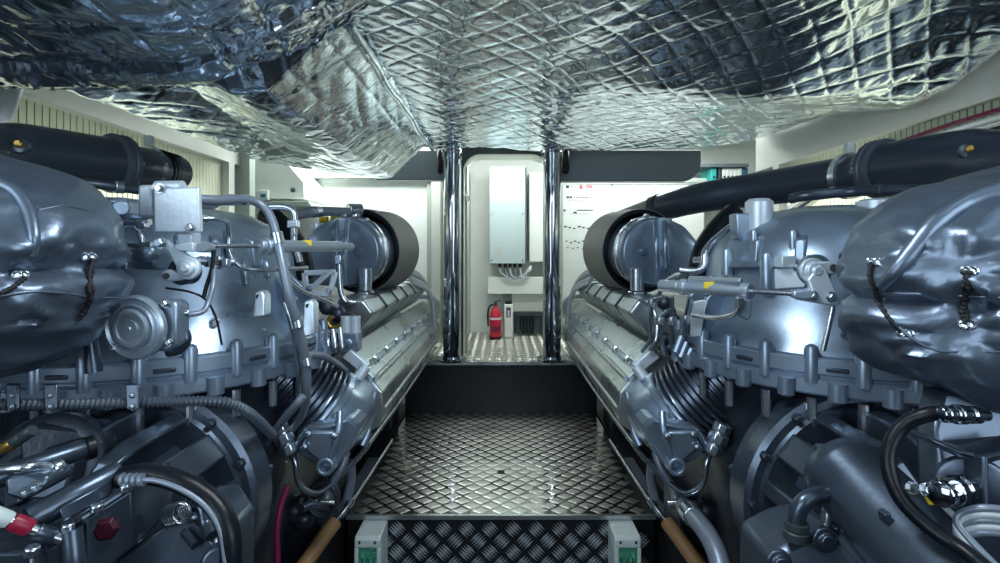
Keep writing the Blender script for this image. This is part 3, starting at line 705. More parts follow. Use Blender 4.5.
for px, y0, y1 in ((846, 232, 256), (828, 226, 243)):
    d_ = dd(px, -.05); MB().tube([W(px, y1, d_), W(px + 3, (y0 + y1) / 2, d_ + .01), W(px + 9, y0, d_ + .05)], .013, 10).build('cast_rib', 'paint', TH)
for px, yy_ in ((741, 300), (858, 330), (708, 330)): bolt(TH, W(px, yy_, dome_d(px, .43) - .005), Vector((-.5, -.8, 0)), .011, .018)
MB().tube([W(640, 300, 2.0), W(652, 308, 1.95), W(657, 322, 1.92), W(656, 340, 1.9), W(650, 350, 1.92)], .008, 8).build('injector_pipe', 'nut', E)
MB().tube([W(690, 272, 1.75), W(676, 276, 1.85), W(664, 284, 1.95), W(658, 296, 2.0)], .010, 8).build('injector_pipe', 'nut', E)
# lever and pivot
LV = MB().lathe([(.034, -.012), (.034, 0), (.023, .001), (.022, .011), (.012, .012), (.011, .019)], W(814, 271, 1.30), (0, -1, 0), 28).build('lever_pivot', 'paint_light', E, .002)
MB().lathe([(.042, 0), (.042, .02)], W(812, 270, 1.34), (0, -1, 0), 28).build('pivot_ring', 'paint', LV)
MB().prism([W(820, 264, 1.285), W(826, 268, 1.285), W(841, 301, 1.27), (W(839, 306, 1.27)), W(833, 306, 1.27), W(797, 300, 1.27), W(796, 295, 1.27), W(813, 291, 1.28), W(808, 280, 1.285)], (0, .014, 0)).build('lever_plate', 'paint_light', LV, .004)
MB().prism([W(818, 262, 1.29), W(834, 261, 1.29), W(842, 265, 1.29), W(842, 271, 1.29), W(834, 275, 1.29), W(819, 275, 1.29)], (0, .018, 0)).build('lever_eye', 'paint_light', LV, .005)
MB().cyl(W(834, 268, 1.285), W(834, 268, 1.30), .010, 14).build('eye_hole', 'black', LV)
for q in ((831, 297), (813, 296)): bolt(LV, W(*q, 1.268), (0, -1, 0), .010, .012)
MB().ball(W(848, 257, 1.27), .021, 14, 8, (1, 1, .85)).build('knob', 'paint_dark', E)
MB().cyl(W(846, 272, 1.28), W(847, 262, 1.28), .016, 14).build('knob_stem', 'paint_light', E)
# actuator cylinder
def act(a, b, r, name, m, par): return MB().cyl(a, b, r, 24).build(name, m, par, .002)
a0 = W(661, 285.5, 1.62); a1 = W(750, 291.5, 1.37)
AC = act(a0.lerp(a1, .22), a1, .018, 'actuator', 'cyl', E)
act(a0, a0.lerp(a1, .24), .0195, 'end_cap', 'cyl', AC); act(a0.lerp(a1, .25), a0.lerp(a1, .33), .024, 'collar', 'cyl', AC); act(a0.lerp(a1, .93), a0.lerp(a1, 1.01), .0235, 'collar', 'cyl', AC)
act(a1, W(797, 294, 1.27), .0065, 'rod', 'nut', AC)
MB().prism([W(794, 291, 1.265), W(806, 290, 1.26), W(817, 292, 1.255), W(817, 299, 1.255), W(806, 300, 1.26), W(794, 298, 1.265)], (0, .022, 0)).build('clevis', 'cyl', AC, .004)
act(W(690, 279, 1.54), W(742, 281.5, 1.38), .010, 'upper_tube', 'cyl', AC)
MB().box(W(709, 285.5, 1.462), (.028, .010, .020), Matrix.Rotation(-.35, 3, 'Z')).build('caution_tag', 'yellow', AC, .002)
MB().tube([W(680, 270, 1.62), W(697, 271, 1.60), W(704, 265, 1.60), W(706, 250, 1.62), W(718, 237, 1.68), W(736, 222, 1.78)], .011, 10).build('air_pipe', 'steel', E)
act(W(694, 260, 1.66), W(706, 260, 1.62), .010, 'pipe_tee', 'nut', E)
MB().tube([W(693, 315, 1.62), W(712, 318, 1.50), W(730, 316, 1.42), W(740, 309, 1.37), W(741, 298, 1.36)], .0075, 10).build('oil_pipe', 'steel', E)
MB().prism([W(693, 303, 1.66), W(708, 300, 1.62), W(704, 318, 1.62), W(701, 337, 1.62), W(693, 337, 1.66)], (0, .03, 0)).build('support_bracket', 'paint_light', E, .004)
MB().prism([W(738, 299, 1.37), W(752, 299, 1.36), W(752, 316, 1.36), W(748, 321, 1.36), W(741, 316, 1.37)], (0, .03, 0)).build('support_bracket', 'paint', E, .004)
MB().tube([W(833, 305, 1.28), W(829, 325, 1.27), W(823, 351, 1.26)], .0065, 8).build('drain_pipe', 'steel', E)
for k, q in enumerate(([(664, 297, 1.8), (652, 302, 1.85), (651, 318, 1.9), (651, 338, 1.92), (642, 352, 1.95)], [(672, 297, 1.75), (672, 320, 1.78), (671, 342, 1.8), (678, 356, 1.8)], [(668, 310, 1.78), (660, 320, 1.8), (662, 342, 1.82), (666, 355, 1.84)], [(690, 298, 1.65), (686, 318, 1.7), (682, 340, 1.72)])):
    MB().tube([W(*p_) for p_ in q], .008, 8).build('injector_pipe', 'steel', E)
    MB().cyl(W(q[1][0], q[1][1] - 3, q[1][2]), W(q[1][0], q[1][1] + 5, q[1][2]), .016, 6).build('union_nut', 'nut', E, .002)
for k in range(6): MB().ball(W(664 + (k * 5) % 19, 303 + k * 9, 1.9), .028, 10, 6).build('pump_valve', 'paint_dark', E)
for k in range(4): MB().cyl(W(676 + k * 5, 352 + k * 5, 1.72), W(682 + k * 5, 336 + k * 6, 1.72), .014, 10).build('injector_stub', 'paint', E)
# big grey hose with clamp at the bottom
MB().tube([W(684, 506, 1.70), W(693, 516, 1.62), W(708, 535, 1.52), W(719, 560, 1.45), W(724, 590, 1.40)], .029, 14).build('coolant_hose', 'hose', E)
MB().cyl(W(688, 510, 1.665), W(694, 518, 1.61), .033, 18).build('hose_clamp', 'nut', E, .003)

# ---------- engine under the foil soffit (left)
E, M, K, TH, RA = engine(-1, 'grey marine diesel engine carrying the pale control box, below the low foil soffit')
CB = MB().prism([W(153, 188, 1.20), W(198, 187, 1.20), W(200, 232.5, 1.20), W(154, 232.5, 1.20)], (0, .016, 0)).build('control_box', 'paint_light', E, .004)
MB().prism([W(137, 184.5, 1.235), W(152, 184.5, 1.235), W(152, 217, 1.235), W(137, 217, 1.235)], (0, .03, 0)).build('side_flange', 'paint_light', CB, .008)
for q in ((160, 188.5), (190.5, 228)): bolt(CB, W(q[0], q[1], 1.198), (0, -1, 0), .009, .01)
MB().cyl(W(157, 187.5, 1.225), W(183, 187, 1.225), .016, 14).build('top_hinge', 'paint_light', CB)
MB().prism([W(176, 232, 1.22), W(192, 232, 1.22), W(191, 249, 1.22), (W(178, 249, 1.22))], (0, .04, 0)).build('mount_bracket', 'paint_light', CB, .004)
# small fittings behind the jacket
MB().box(W(121, 208.5, 1.36), (.08, .09, .055)).build('valve_block', 'paint', E, .014)
MB().cyl(W(121, 208, 1.31), W(121, 208, 1.36), .020, 16).build('valve_plug', 'paint', E, .004)
MB().tube([W(150, 222, 1.27), W(130, 223, 1.27), W(119, 229, 1.27), W(121, 240, 1.27), W(134, 245, 1.27), W(152, 245, 1.27)], .0085, 10).build('air_pipe', 'steel', E)
MB().tube([W(134, 228, 1.29), W(141, 236, 1.29), W(143, 246, 1.29)], .0075, 10).build('air_pipe', 'steel', E)
MB().box(W(143, 225, 1.26), (.026, .02, .018)).build('pipe_nut', 'nut', E, .004)
MB().cyl(W(122, 258, 1.33), W(163, 260, 1.30), .028, 20).build('pump_barrel', 'paint', E, .006)
MB().ball(W(149, 253, 1.28), .026, 14, 8).build('pump_dome', 'paint', E)
MB().box(W(127, 262, 1.30), (.028, .04, .045)).build('pump_block', 'paint', E, .006)
# lever linkage
LV = MB().lathe([(.028, -.012), (.028, 0), (.019, .001), (.018, .009), (.010, .010), (.009, .016)], W(187.5, 268, 1.20), (0, -1, 0), 28).build('lever_pivot', 'paint_light', E, .002)
MB().prism([W(153, 240, 1.205), W(158, 236.5, 1.205), W(166, 240, 1.205), W(194, 260, 1.205), W(197, 270, 1.205), W(188, 279, 1.205), W(179, 274, 1.205), W(168, 252, 1.205)], (0, .014, 0)).build('lever_arm', 'paint_light', LV, .004)
bolt(LV, W(161, 243, 1.203), (0, -1, 0), .011, .014)
MB().prism([W(160, 273, 1.21), W(168, 269, 1.21), W(180, 273, 1.21), W(184, 280, 1.21), W(168, 282, 1.21), W(162, 280, 1.21)], (0, .016, 0)).build('lever_ear', 'paint_light', LV, .005)
MB().cyl(W(166, 276, 1.205), W(166, 276, 1.215), .0075, 12).build('ear_hole', 'black', LV)
MB().lathe([(.034, 0), (.034, .03)], W(189, 271, 1.26), (0, -1, 0), 24).build('pivot_ring', 'paint_dark', LV)
MB().prism([W(172, 245, 1.20), W(193, 242, 1.20), W(193, 252, 1.20), W(178, 251, 1.20)], (0, .012, 0)).build('link_plate', 'paint_light', LV, .003)
a1 = W(214, 246, 1.27); a0 = W(352, 246.5, 1.75)
AC = act(W(271, 246, 1.40), W(340, 246.5, 1.70), .0175, 'actuator', 'cyl', E)
act(W(340, 246.5, 1.70), a0, .013, 'end_cap', 'cyl', AC)
act(W(259, 246, 1.37), W(264, 246, 1.385), .018, 'collar', 'cyl', AC); act(W(264, 246, 1.385), W(271, 246, 1.41), .024, 'collar', 'cyl', AC)
act(a1, W(259, 246, 1.37), .006, 'rod', 'nut', AC)
MB().prism([W(194, 242, 1.215), W(203, 241, 1.235), W(211, 244, 1.25), W(211, 250, 1.25), W(203, 253, 1.235), W(194, 252, 1.215)], (0, .022, 0)).build('clevis', 'cyl', AC, .004)
MB().box(W(307, 243, 1.53), (.026, .016, .018), Matrix.Rotation(.6, 3, 'Z')).build('caution_tag', 'yellow', AC, .002)
for k in range(4): MB().cyl(W(204 + k * 7, 256 + (k % 2) * 3, 1.31), W(204 + k * 7, 264 + (k % 2) * 3, 1.31), .013 + .003 * (k % 2), 8).build('pipe_nut', 'nut', E, .002)
MB().cyl(W(196, 261, 1.29), W(235, 262, 1.34), .011, 12).build('cross_shaft', 'paint', E, .002)
MB().tube([W(199, 218, 1.24), W(216, 219, 1.27), W(227, 222, 1.31), W(229, 235, 1.33), W(229, 250, 1.33), W(235, 262, 1.34), W(246, 269, 1.36), W(270, 270, 1.42), W(307, 268, 1.6)], .0065, 10).build('air_pipe', 'steel', E)
MB().cyl(W(200, 218.5, 1.24), W(208, 218.5, 1.25), .012, 6).build('pipe_nut', 'nut', E, .002)
MB().tube([W(196, 199, 1.25), W(218, 200, 1.30), W(243, 199, 1.38), W(260, 204, 1.42), W(271, 218, 1.42), W(277, 240, 1.40), W(283, 268, 1.38), W(290, 300, 1.38), W(299, 330, 1.42), W(305, 358, 1.46), W(307, 388, 1.50), W(304, 410, 1.56), W(294, 427, 1.62), W(282, 437, 1.66)], .0125, 12).build('fuel_hose', 'hose', E)
MB().tube([W(200, 205, 1.27), W(212, 206, 1.30), W(220, 202, 1.32), W(240, 202, 1.39)], .010, 10).build('fuel_hose', 'steel', E)
for q, r in (((232, 200, 1.345), .016), ((246, 200, 1.385), .016)): MB().cyl(W(q[0] - 3, q[1], q[2]), W(q[0] + 3, q[1], q[2] + .02), r, 8).build('hose_ferrule', 'nut', E, .002)
for q in ((277, 238, 1.40), (297, 322, 1.41), (306, 360, 1.465)): MB().cyl(W(q[0] - 1, q[1] - 6, q[2]), W(q[0] + 1.5, q[1] + 6, q[2]), .017, 12).build('hose_ferrule', 'nut', E, .002)
MB().tube([W(268, 207, 1.75), W(284, 207, 1.75), W(293, 211, 1.75), W(295, 222, 1.75), W(294, 240, 1.75), W(300, 262, 1.75)], .011, 10).build('air_pipe', 'steel', E)
MB().box(W(293.5, 224, 1.74), (.036, .03, .028)).build('pipe_nut', 'nut', E, .004); MB().cyl(W(294, 228, 1.74), W(294, 236, 1.74), .013, 6).build('pipe_nut', 'nut', E, .002)
MB().tube([W(297, 215, 2.3), W(318, 211.5, 2.4), W(350, 212, 2.55)], .023, 12).build('breather_hose', 'hose', E)
MB().cyl(W(348, 210, 2.55), W(361, 210, 2.6), .034, 14).build('breather_union', 'nut', E, .004); MB().cyl(W(355, 212, 2.58), W(355, 222, 2.58), .030, 14).build('breather_union', 'nut', E, .004)
MB().cyl(W(313, 212, 2.36), W(318, 211.8, 2.4), .028, 14).build('hose_clamp', 'nut', E)
for a, b in ((320, 328), (331, 344)): MB().cyl(W(a, 219.5, 2.6), W(b, 220, 2.6), .018, 12).build('yellow_cap', 'yellow', E, .004)
for a in (316, 325, 331): MB().cyl(W(a, 232, 2.4), W(a, 223, 2.4), .022, 10).build('valve_stub', 'paint_light', E, .004)
MB().prism([W(312, 236, 2.3), W(334, 228, 2.4), W(352, 222, 2.5), W(330, 250, 2.3)], (0, .05, 0)).build('top_bracket', 'paint', E, .006)
# triangular lightening bracket
br = MB(); y = 1.78
def bar(p_, q_, w=2.6): 
    a = Vector((p_[0], p_[1])); b = Vector((q_[0], q_[1])); n_ = Vector((-(b - a).y, (b - a).x)).normalized() * w
    br.prism([W(*(a + n_), y), W(*(b + n_), y), W(*(b - n_), y), W(*(a - n_), y)], (0, .012, 0))
for p_, q_ in (((304, 273), (335, 272)), ((304, 273), (306, 292)), ((306, 292), (329, 294)), ((335, 272), (329, 294)), ((308, 291), (327, 274))): bar(p_, q_)
br.build('pierced_bracket', 'paint_light', E, .002)
for q in ((309, 289), (329, 291)): bolt(E, W(*q, y - .004), (0, -1, 0), .008, .010)
for (x0, x1, y0, y1, d, ) in ((252.5, 264.5, 292, 318, 1.36), (302, 314, 301, 337, 1.50)):
    lg = MB().prism([W(x0 + 2, y0 + 1, d), W(x0 + 5, y0 - 1, d), W(x1 - 3, y0 - 1, d), W(x1, y0 + 3, d), W(x1, y1 - 2, d - .02), W(x0, y1, d - .02)], (0, .04, 0)).build('lifting_lug', 'cyl', E, .004)
    MB().cyl(W((x0 + x1) / 2, y0 + 5, d - .003), W((x0 + x1) / 2, y0 + 5, d + .006), .007, 12).build('lug_hole', 'black', lg)
MB().tube([W(287, 280, 1.5), W(300, 290, 1.6), W(316, 297, 1.72), (W(337, 306, 1.9))], .008, 8).build('oil_pipe', 'steel', E)
MB().tube([W(339, 258, 2.1), W(339.5, 280, 2.1), W(342, 296, 2.1), W(350, 303, 2.12), W(372, 300, 2.3)], .012, 8).build('oil_pipe', 'steel', E)
MB().cyl(W(339, 264, 2.1), W(339, 255, 2.1), .024, 6).build('pipe_nut', 'nut', E, .003)
MB().prism([W(341, 333, 1.95), W(358, 333, 1.95), W(358, 352, 1.95), W(341, 352, 1.95)], (0, .06, 0)).build('valve_block', 'paint', E, .005)
MB().lathe([(.018, 0), (.018, .008), (.012, .012)], W(348, 343, 1.95), (0, -1, 0), 16).build('valve_plug', 'paint', E)
for k in range(2): MB().cyl(W(346 + k * 9, 334, 1.98), W(346 + k * 9, 316, 1.98), .022, 12).build('valve_stub', 'paint_light', E, .003)
for k in range(5): MB().tube([W(312 + k * 7, 336 - k * 2, 1.9), W(314 + k * 7, 345, 1.88), W(310 + k * 8, 352, 1.88)], .010, 8).build('injector_pipe', 'steel', E)
MB().tube([W(306, 338, 1.85), W(325, 334, 1.9), W(342, 330, 2.0)], .014, 8).build('rail_pipe', 'steel', E)
MB().tube([W(333, 316, 2.0), W(328, 322, 2.0), W(333, 328, 2.0), W(346, 322, 2.0)], .010, 8).build('injector_pipe', 'brass', E)
for k in range(7): MB().ball(W(316 + (k * 11) % 34, 300 + k * 7, 2.05), .034, 10, 6).build('pump_valve', 'paint_dark', E)
MB().tube([W(308, 355, 1.47), W(322, 356, 1.6), W(336, 363, 1.75), W(346, 371, 1.9)], .011, 8).build('return_pipe', 'hose', E)
MB().tube([W(266, 443, 1.6), W(280, 424, 1.5), W(296, 405, 1.45), W(303, 396, 1.45)], .012, 8).build('return_hose', 'hose', E)
for px, y0, y1 in ((232, 232, 262), (246, 250, 284), (268, 250, 276)):
    d_ = dome_d(px) - .0; MB().tube([W(px, y1, d_), W(px - 2, (y0 + y1) / 2, d_), W(px - 5, y0, d_ + .04)], .013, 10).build('cast_rib', 'paint', TH)
for px, yy_ in ((215, 322), (262, 330), (290, 322)): bolt(TH, W(px, yy_, dome_d(px, .43) - .005), Vector((.5, -.8, 0)), .011, .018)
MB().tube([W(284, 303, 1.5), W(289, 318, 1.5), W(296, 345, 1.52), W(299, 372, 1.54), W(297, 400, 1.58)], .009, 8).build('fuel_pipe', 'steel', E)
# round diaphragm unit
DM = MB().prism([W(106, 303, 1.13), W(172, 300, 1.13), W(177, 306, 1.13), W(177, 346, 1.13), W(168, 352, 1.13), W(110, 352, 1.13)], (0, .05, 0)).build('diaphragm_unit', 'paint', E, .008)
MB().lathe([(.073, 0), (.073, .010), (.068, .015), (.062, .009), (.057, .010), (.055, .017), (.051, .018), (.048, .011), (.045, .011), (.044, .022), (.040, .025), (.033, .025), (.032, .022), (.021, .022), (.020, .025), (.006, .025), (.005, .028)], W(138, 327, 1.13), (-.12, -1, -.05), 56).build('diaphragm_cap', 'cyl', DM, angle=20)
bolt(DM, W(166, 303.5, 1.128), (0, -1, 0), .008, .012); bolt(DM, W(170, 342, 1.128), (0, -1, 0), .006, .01); bolt(DM, W(114, 347, 1.128), (0, -1, 0), .006, .01)
MB().tube([W(172, 316, 1.14), W(186, 315, 1.17), W(202, 312, 1.2), W(208, 303, 1.22), W(213, 285, 1.24), W(214, 266, 1.27)], .0065, 8).build('air_pipe', 'hose', E)
MB().cyl(W(179, 313, 1.16), W(189, 312.5, 1.17), .011, 6).build('pipe_nut', 'nut', E, .002)
MB().tube([W(166, 288, 1.2), W(190, 292, 1.2), W(206, 300, 1.22), W(216, 318, 1.23), W(222, 345, 1.23)], .0028, 6).build('thin_wire', 'black', E)
MB().tube([W(214, 250, 1.27), W(212, 268, 1.26), W(206, 288, 1.25), W(204, 297, 1.24)], .005, 8).build('thin_wire', 'black', E)
MB().tube([W(172, 328, 1.16), W(182, 330, 1.17), W(186, 340, 1.17), W(178, 350, 1.17), W(168, 352, 1.17)], .012, 8).build('bracket_arm', 'gear', E)
MB().cyl(W(90, 334, 1.2), W(94, 372, 1.2), .014, 12, .018).build('tapered_stud', 'gear', E)
# corrugated conduit with clamps
CD = MB().tube([W(-60, 405, 1.02), W(0, 404.5, 1.06), W(70, 404, 1.10), W(140, 402.5, 1.14), (W(205, 401, 1.2)), W(232, 404, 1.24), W(252, 415, 1.3), W(272, 434, 1.45)], .0135, 12, ring=.0095).build('corrugated_conduit', 'conduit', E, angle=20)
for px, d in ((12, 1.06), (50, 1.085), (132, 1.13)):
    cl = MB().prism([W(px - 7, 384, d - .005), W(px + 6, 384, d - .005), W(px + 6, 409, d - .017), W(px, 412, d - .017), W(px - 6, 409, d - .017)], (0, .008, 0)).build('conduit_clamp', 'gear', E, .003)
    bolt(cl, W(px, 396, d - .011), (0, -1, 0), .0045, .006); bolt(cl, W(px, 407, d - .017), (0, -1, 0), .0045, .006)
MB().tube([W(288, 486, 1.6), W(281, 505, 1.58), W(277, 530, 1.56), W(278, 575, 1.55)], .009, 8).build('crimson_cable', 'magenta', E)
for k in range(3):
    MB().tube([W(322, 500, 1.75) + Vector((math.cos(a) * .05, .015 * k, math.sin(a) * .06)) for a in [2 * PI * i / 16 for i in range(17)]], .006, 8, 2).build('coiled_hose', 'paint_dark', E)
# ================================================================== INSULATION JACKETS
def jacket(c, rad, yaw, label, seam_pts, rivets, ex=2.5):
    c = Vector(c)
    t = thing('insulation_jacket', c + Vector((0, 0, -rad[2])), label, 'insulation jacket', 'laced insulation jackets')
    nu, nv = 130, 90
    seam_dirs = []
    def surf(lon, lat, off=0.0):
        cx, sx_ = math.cos(lon), math.sin(lon); cl, sl = math.cos(lat), math.sin(lat)
        f = lambda v, e: math.copysign(abs(v) ** e, v)
        e = 2 / ex
        q = Vector((f(cl, e) * f(cx, e) * rad[0], f(cl, e) * f(sx_, e) * rad[1], f(sl, e) * rad[2]))
        n = q.normalized()
        return c + q, n
    riv = []
    vs = []; ns = []
    for j in range(nv + 1):
        for i in range(nu):
            p_, n = surf(2 * PI * i / nu, -PI / 2 + PI * j / nv)
            # folds: stretched noise, stronger near the waist seam
            zz = (p_ - c).z
            w = math.exp(-((zz + .02) / .10) ** 2)
            a = noise.noise(Vector((p_.x * 3, p_.y * 3, p_.z * 2.2 + 3)))
            k1 = 1 - abs(noise.noise(Vector((p_.x * 7 + p_.z * 5, p_.y * 6, p_.z * 6)))) * 2
            k2 = 1 - abs(noise.noise(Vector((p_.x * 12 - p_.z * 8, p_.y * 9, p_.z * 14)))) * 2
            k3 = 1 - abs(noise.noise(Vector((p_.x * 5 - p_.z * 2, p_.y * 4, p_.z * 1.6 + 9)))) * 2
            off = .024 * a + .014 * k1 + .007 * k2 * (.5 + w) + .019 * k3
            k4 = 1 - abs(noise.noise(Vector((p_.x * 13 + p_.z * 9, p_.y * 5 + 2, p_.x * 2 - p_.z * 3)))) * 2
            off += .011 * k4 * max(0, min(1, (.05 - zz) / .06)) + .004 * k4
            off -= .034 * math.exp(-((zz + .015) / .014) ** 2)          # waist seam pinch
            vs.append((p_, n, off))
    for R in rivets:                                                     # each lace anchor dimples the cloth and pulls creases
        R = Vector(R)
        # snap to cloth
        k = min(range(len(vs)), key=lambda q: (vs[q][0] - R).length)
        riv.append((vs[k][0], vs[k][1]))
    out = []
    for p_, n, off in vs:
        for rp, rn in riv:
            dl = (p_ - rp); dist = dl.length
            if dist < .16:
                ang = math.atan2(dl.z, dl.x)
                off += -.018 * math.exp(-(dist / .035) ** 2) + .007 * math.cos(ang * 7) * math.exp(-((dist - .06) / .05) ** 2)
        out.append(p_ + n * off)
    fs = [(j * nu + i, j * nu + (i + 1) % nu, (j + 1) * nu + (i + 1) % nu, (j + 1) * nu + i) for j in range(nv) for i in range(nu)]
    MB().add(out, fs).build('cloth', 'vinyl', t, angle=80)
    from mathutils.bvhtree import BVHTree
    bvh = BVHTree.FromPolygons(out, fs)
    def on(p_, lift=0.0):
        r = bvh.ray_cast(Vector((0, 0, H)), (Vector(p_) - Vector((0, 0, H))).normalized())
        if r[0] is None: r = bvh.find_nearest(Vector(p_))
        loc, nr = r[0], r[1]
        n_ = (loc - c).normalized()
        return loc + n_ * lift
    for sp, r, m in seam_pts:
        MB().tube([on(q, -r * .15) for q in sp], (r, r * .55), 16, 8).build('seam_bead', m, t)
    return t, on

tR, onR = jacket((1.22, 1.0, H - .075), (.455, .235, .23), 0, 'silver-grey laced insulation jacket, bulging in front of the engine next to the printed switchboard',
    [([W(1000, 190, 1.0), W(962, 203, 1.0), W(935, 222, 1.0), W(915, 245, 1.0), W(895, 270, 1.0), W(880, 286, 1.0)], .020, 'vinyl'),
     ([W(846, 292, 1.1), W(880, 293, 1.1), W(920, 294, 1.1), W(960, 296, 1.0), W(1000, 298, 1.0)], .004, 'vinyl'),
     ([W(870, 262, 1.1), W(884, 300, 1.1), W(900, 328, 1.1), W(935, 350, 1.1), W(1000, 352, 1.1)], .004, 'vinyl')],
    [W(875, 262, 1.0), W(970, 271, .9), W(905, 333, 1.0), W(968, 325, .9)])
tL, onL = jacket((-1.20, 1.0, H - .02), (.340, .235, .215), 0, 'silver-grey laced insulation jacket beside the round ringed diaphragm and pale control box',
    [([W(0, 182, 1.0), W(18, 192, 1.0), W(30, 212, 1.0), W(35, 236, 1.0), W(33, 256, 1.0)], .014, 'vinyl'),
     ([W(0, 296, 1.0), W(30, 292, 1.0), W(60, 293, 1.05), W(92, 297, 1.1), W(118, 298, 1.1)], .004, 'vinyl'),
     ([W(38, 210, 1.0), W(66, 206, 1.0), W(96, 212, 1.1)], .003, 'vinyl')],
    [W(20, 275, .95), W(88, 257, 1.0), W(75, 319, 1.0)])
def rivet_pair(t, on, px, py, d):
    for k in (-3.4, 3.4):
        p_ = on(W(px + k, py, d), .002)
        rv = MB().lathe([(.0085, 0), (.0085, .004), (.006, .006), (.003, .0035)], p_, Vector((0, 0, H)) - p_, 14).build('eyelet', 'nut', t)
def lace(t, on, pts, d, loops=2):
    pts = [on(W(*q, d), .006) for q in pts]
    MB().tube(pts, .0034, 8).build('lace', 'lace', t)
    mb_ = MB()
    for i in range(len(pts) - 1):
        for f in (.0, .33, .66):
            p_ = pts[i].lerp(pts[i + 1], f); mb_.ball(p_, .0048, 8, 5)
    mb_.build('lace_twist', 'lace', t)
rivet_pair(tR, onR, 875, 262, 1); rivet_pair(tR, onR, 970, 271, 1); rivet_pair(tR, onR, 906, 333, 1); rivet_pair(tR, onR, 968, 325, 1)
lace(tR, onR, [(874, 264), (872, 275), (877, 288), (880, 300), (890, 316), (904, 332)], 1)
lace(tR, onR, [(972, 273), (966, 286), (968, 300), (964, 312), (968, 324)], 1)
lace(tR, onR, [(967, 273), (971, 288), (966, 303), (969, 316), (967, 324)], 1)
rivet_pair(tL, onL, 20, 275, 1); rivet_pair(tL, onL, 88, 257, 1)
lace(tL, onL, [(88, 260), (89, 272), (86, 286), (88, 298), (82, 312), (75, 320)], 1)
lace(tL, onL, [(90, 260), (86, 276), (90, 290), (84, 306), (76, 318)], 1)
lace(tL, onL, [(22, 278), (12, 286), (0, 293)], 1)

# ================================================================== OVERHEAD PIPES
def opipe(label, segs, flange, strap, brass, grp):
    t = thing('exhaust_pipe', segs[0][0][-1], label, 'pipe', grp)
    for pts, r, nm, m in segs: MB().tube(pts, r, 28, 8).build(nm, m, t)
    a, b, r = flange; d = (b - a).normalized()
    fl = MB().lathe([(r * .8, -.02), (r, -.016), (r, .0), (r * .97, .004), (r * .97, .008), (r, .012), (r, .028), (r * .8, .032)], a, d, 36).build('flange', 'conduit', t)
    u = d.cross(Z).normalized(); w = u.cross(d)
    for k in range(8):
        an = 2 * PI * k / 8; bolt(fl, a - d * .018 + (u * math.cos(an) + w * math.sin(an)) * r * .92, -d, .006, .008)
    if strap:
        p_, r2 = strap; MB().lathe([(r2, -.014), (r2, .014)], p_, d, 32).build('strap', 'steel', t)
        MB().box(p_ + Vector((0, 0, r2 + .02)), (.03, .028, .05)).build('hanger', 'plastic', t, .003)
    p_, n = brass
    MB().lathe([(.026, 0), (.024, .012), (.014, .016)], p_, n, 18).build('sensor_socket', 'blackpipe', t)
    MB().lathe([(.013, .012), (.013, .028), (.008, .032)], p_, n, 6).build('brass_plug', 'brass', t)
    return t
f0 = W(880, 169, 1.98)
tRp = opipe('black overhead exhaust pipe with a flange, running past the ring binders to the air filter',
    [([XZ(1.70, .25, .345), W(1060, 152, 1.42), W(960, 159, 1.70), f0], .098, 'large_pipe', 'blackpipe'), ([f0, W(850, 176, 2.10), W(760, 189, 2.42), W(700, 198, 2.62), W(657, 209, 2.85)], (.090, .074), 'small_pipe', 'blackpipe'),
     ([W(660, 208.5, 2.83), W(654, 210, 2.86)], .082, 'hose_clamp', 'frame'), ([W(655, 210, 2.85), W(635, 216, 2.95), W(612, 224, 3.05), W(596, 232, 3.1)], (.072, .05), 'filter_duct', 'sleeve')],
    (f0, W(960, 159, 1.70), .115), (W(849, 176, 2.105), .097), (W(966, 152, 1.60), Vector((-.35, -.9, .25))), 'overhead exhaust pipes')
f1 = W(118, 164, 2.0)
tLp = opipe('black overhead exhaust pipe with a flange, just above the control box and louvred wall',
    [([XZ(-1.74, .25, .32), W(-60, 146, 1.48), W(30, 153, 1.72), f1], .098, 'large_pipe', 'blackpipe'), ([f1, W(140, 167, 2.1), W(164, 171, 2.25), W(176, 173, 2.33)], (.085, .080), 'small_pipe', 'blackpipe')],
    (f1, W(30, 153, 1.72), .117), (W(149, 168, 2.16), .094), (W(22, 147, 1.61), Vector((.35, -.9, .25))), 'overhead exhaust pipes')
for k in range(6):
    a = W(156 + k * 3.2, 169 + k * .8, 2.2 + k * .025); MB().lathe([(.086, -.008), (.090, 0), (.086, .008)], a, W(172, 172, 2.3) - W(140, 167, 2.1), 28).build('ribbed_cuff', 'black', tLp)
# thin pipes under them
t = thing('conduit_pipe', W(860, 192, 1.9), 'thin black pipe under the overhead exhaust pipe, entering the jacket by the switchboard side', 'pipe')
MB().tube([W(790, 199, 1.95), W(810, 195, 1.9), W(850, 192, 1.85), W(885, 190, 1.75), W(940, 190, 1.62)], .019, 14).build('tube', 'blackpipe', t)
MB().cyl(W(876, 190.5, 1.78), W(884, 190, 1.755), .024, 14).build('joint', 'frame', t, .003)
t = thing('conduit_pipe', W(110, 188, 1.7), 'thin black pipe under the overhead exhaust pipe, ending at the control box', 'pipe')
MB().tube([W(60, 181, 1.6), W(95, 184, 1.65), W(138, 190, 1.75)], .016, 14).build('tube', 'blackpipe', t)
MB().cyl(W(114, 186.5, 1.68), W(122, 187.5, 1.70), .021, 14).build('joint', 'nut', t, .003)
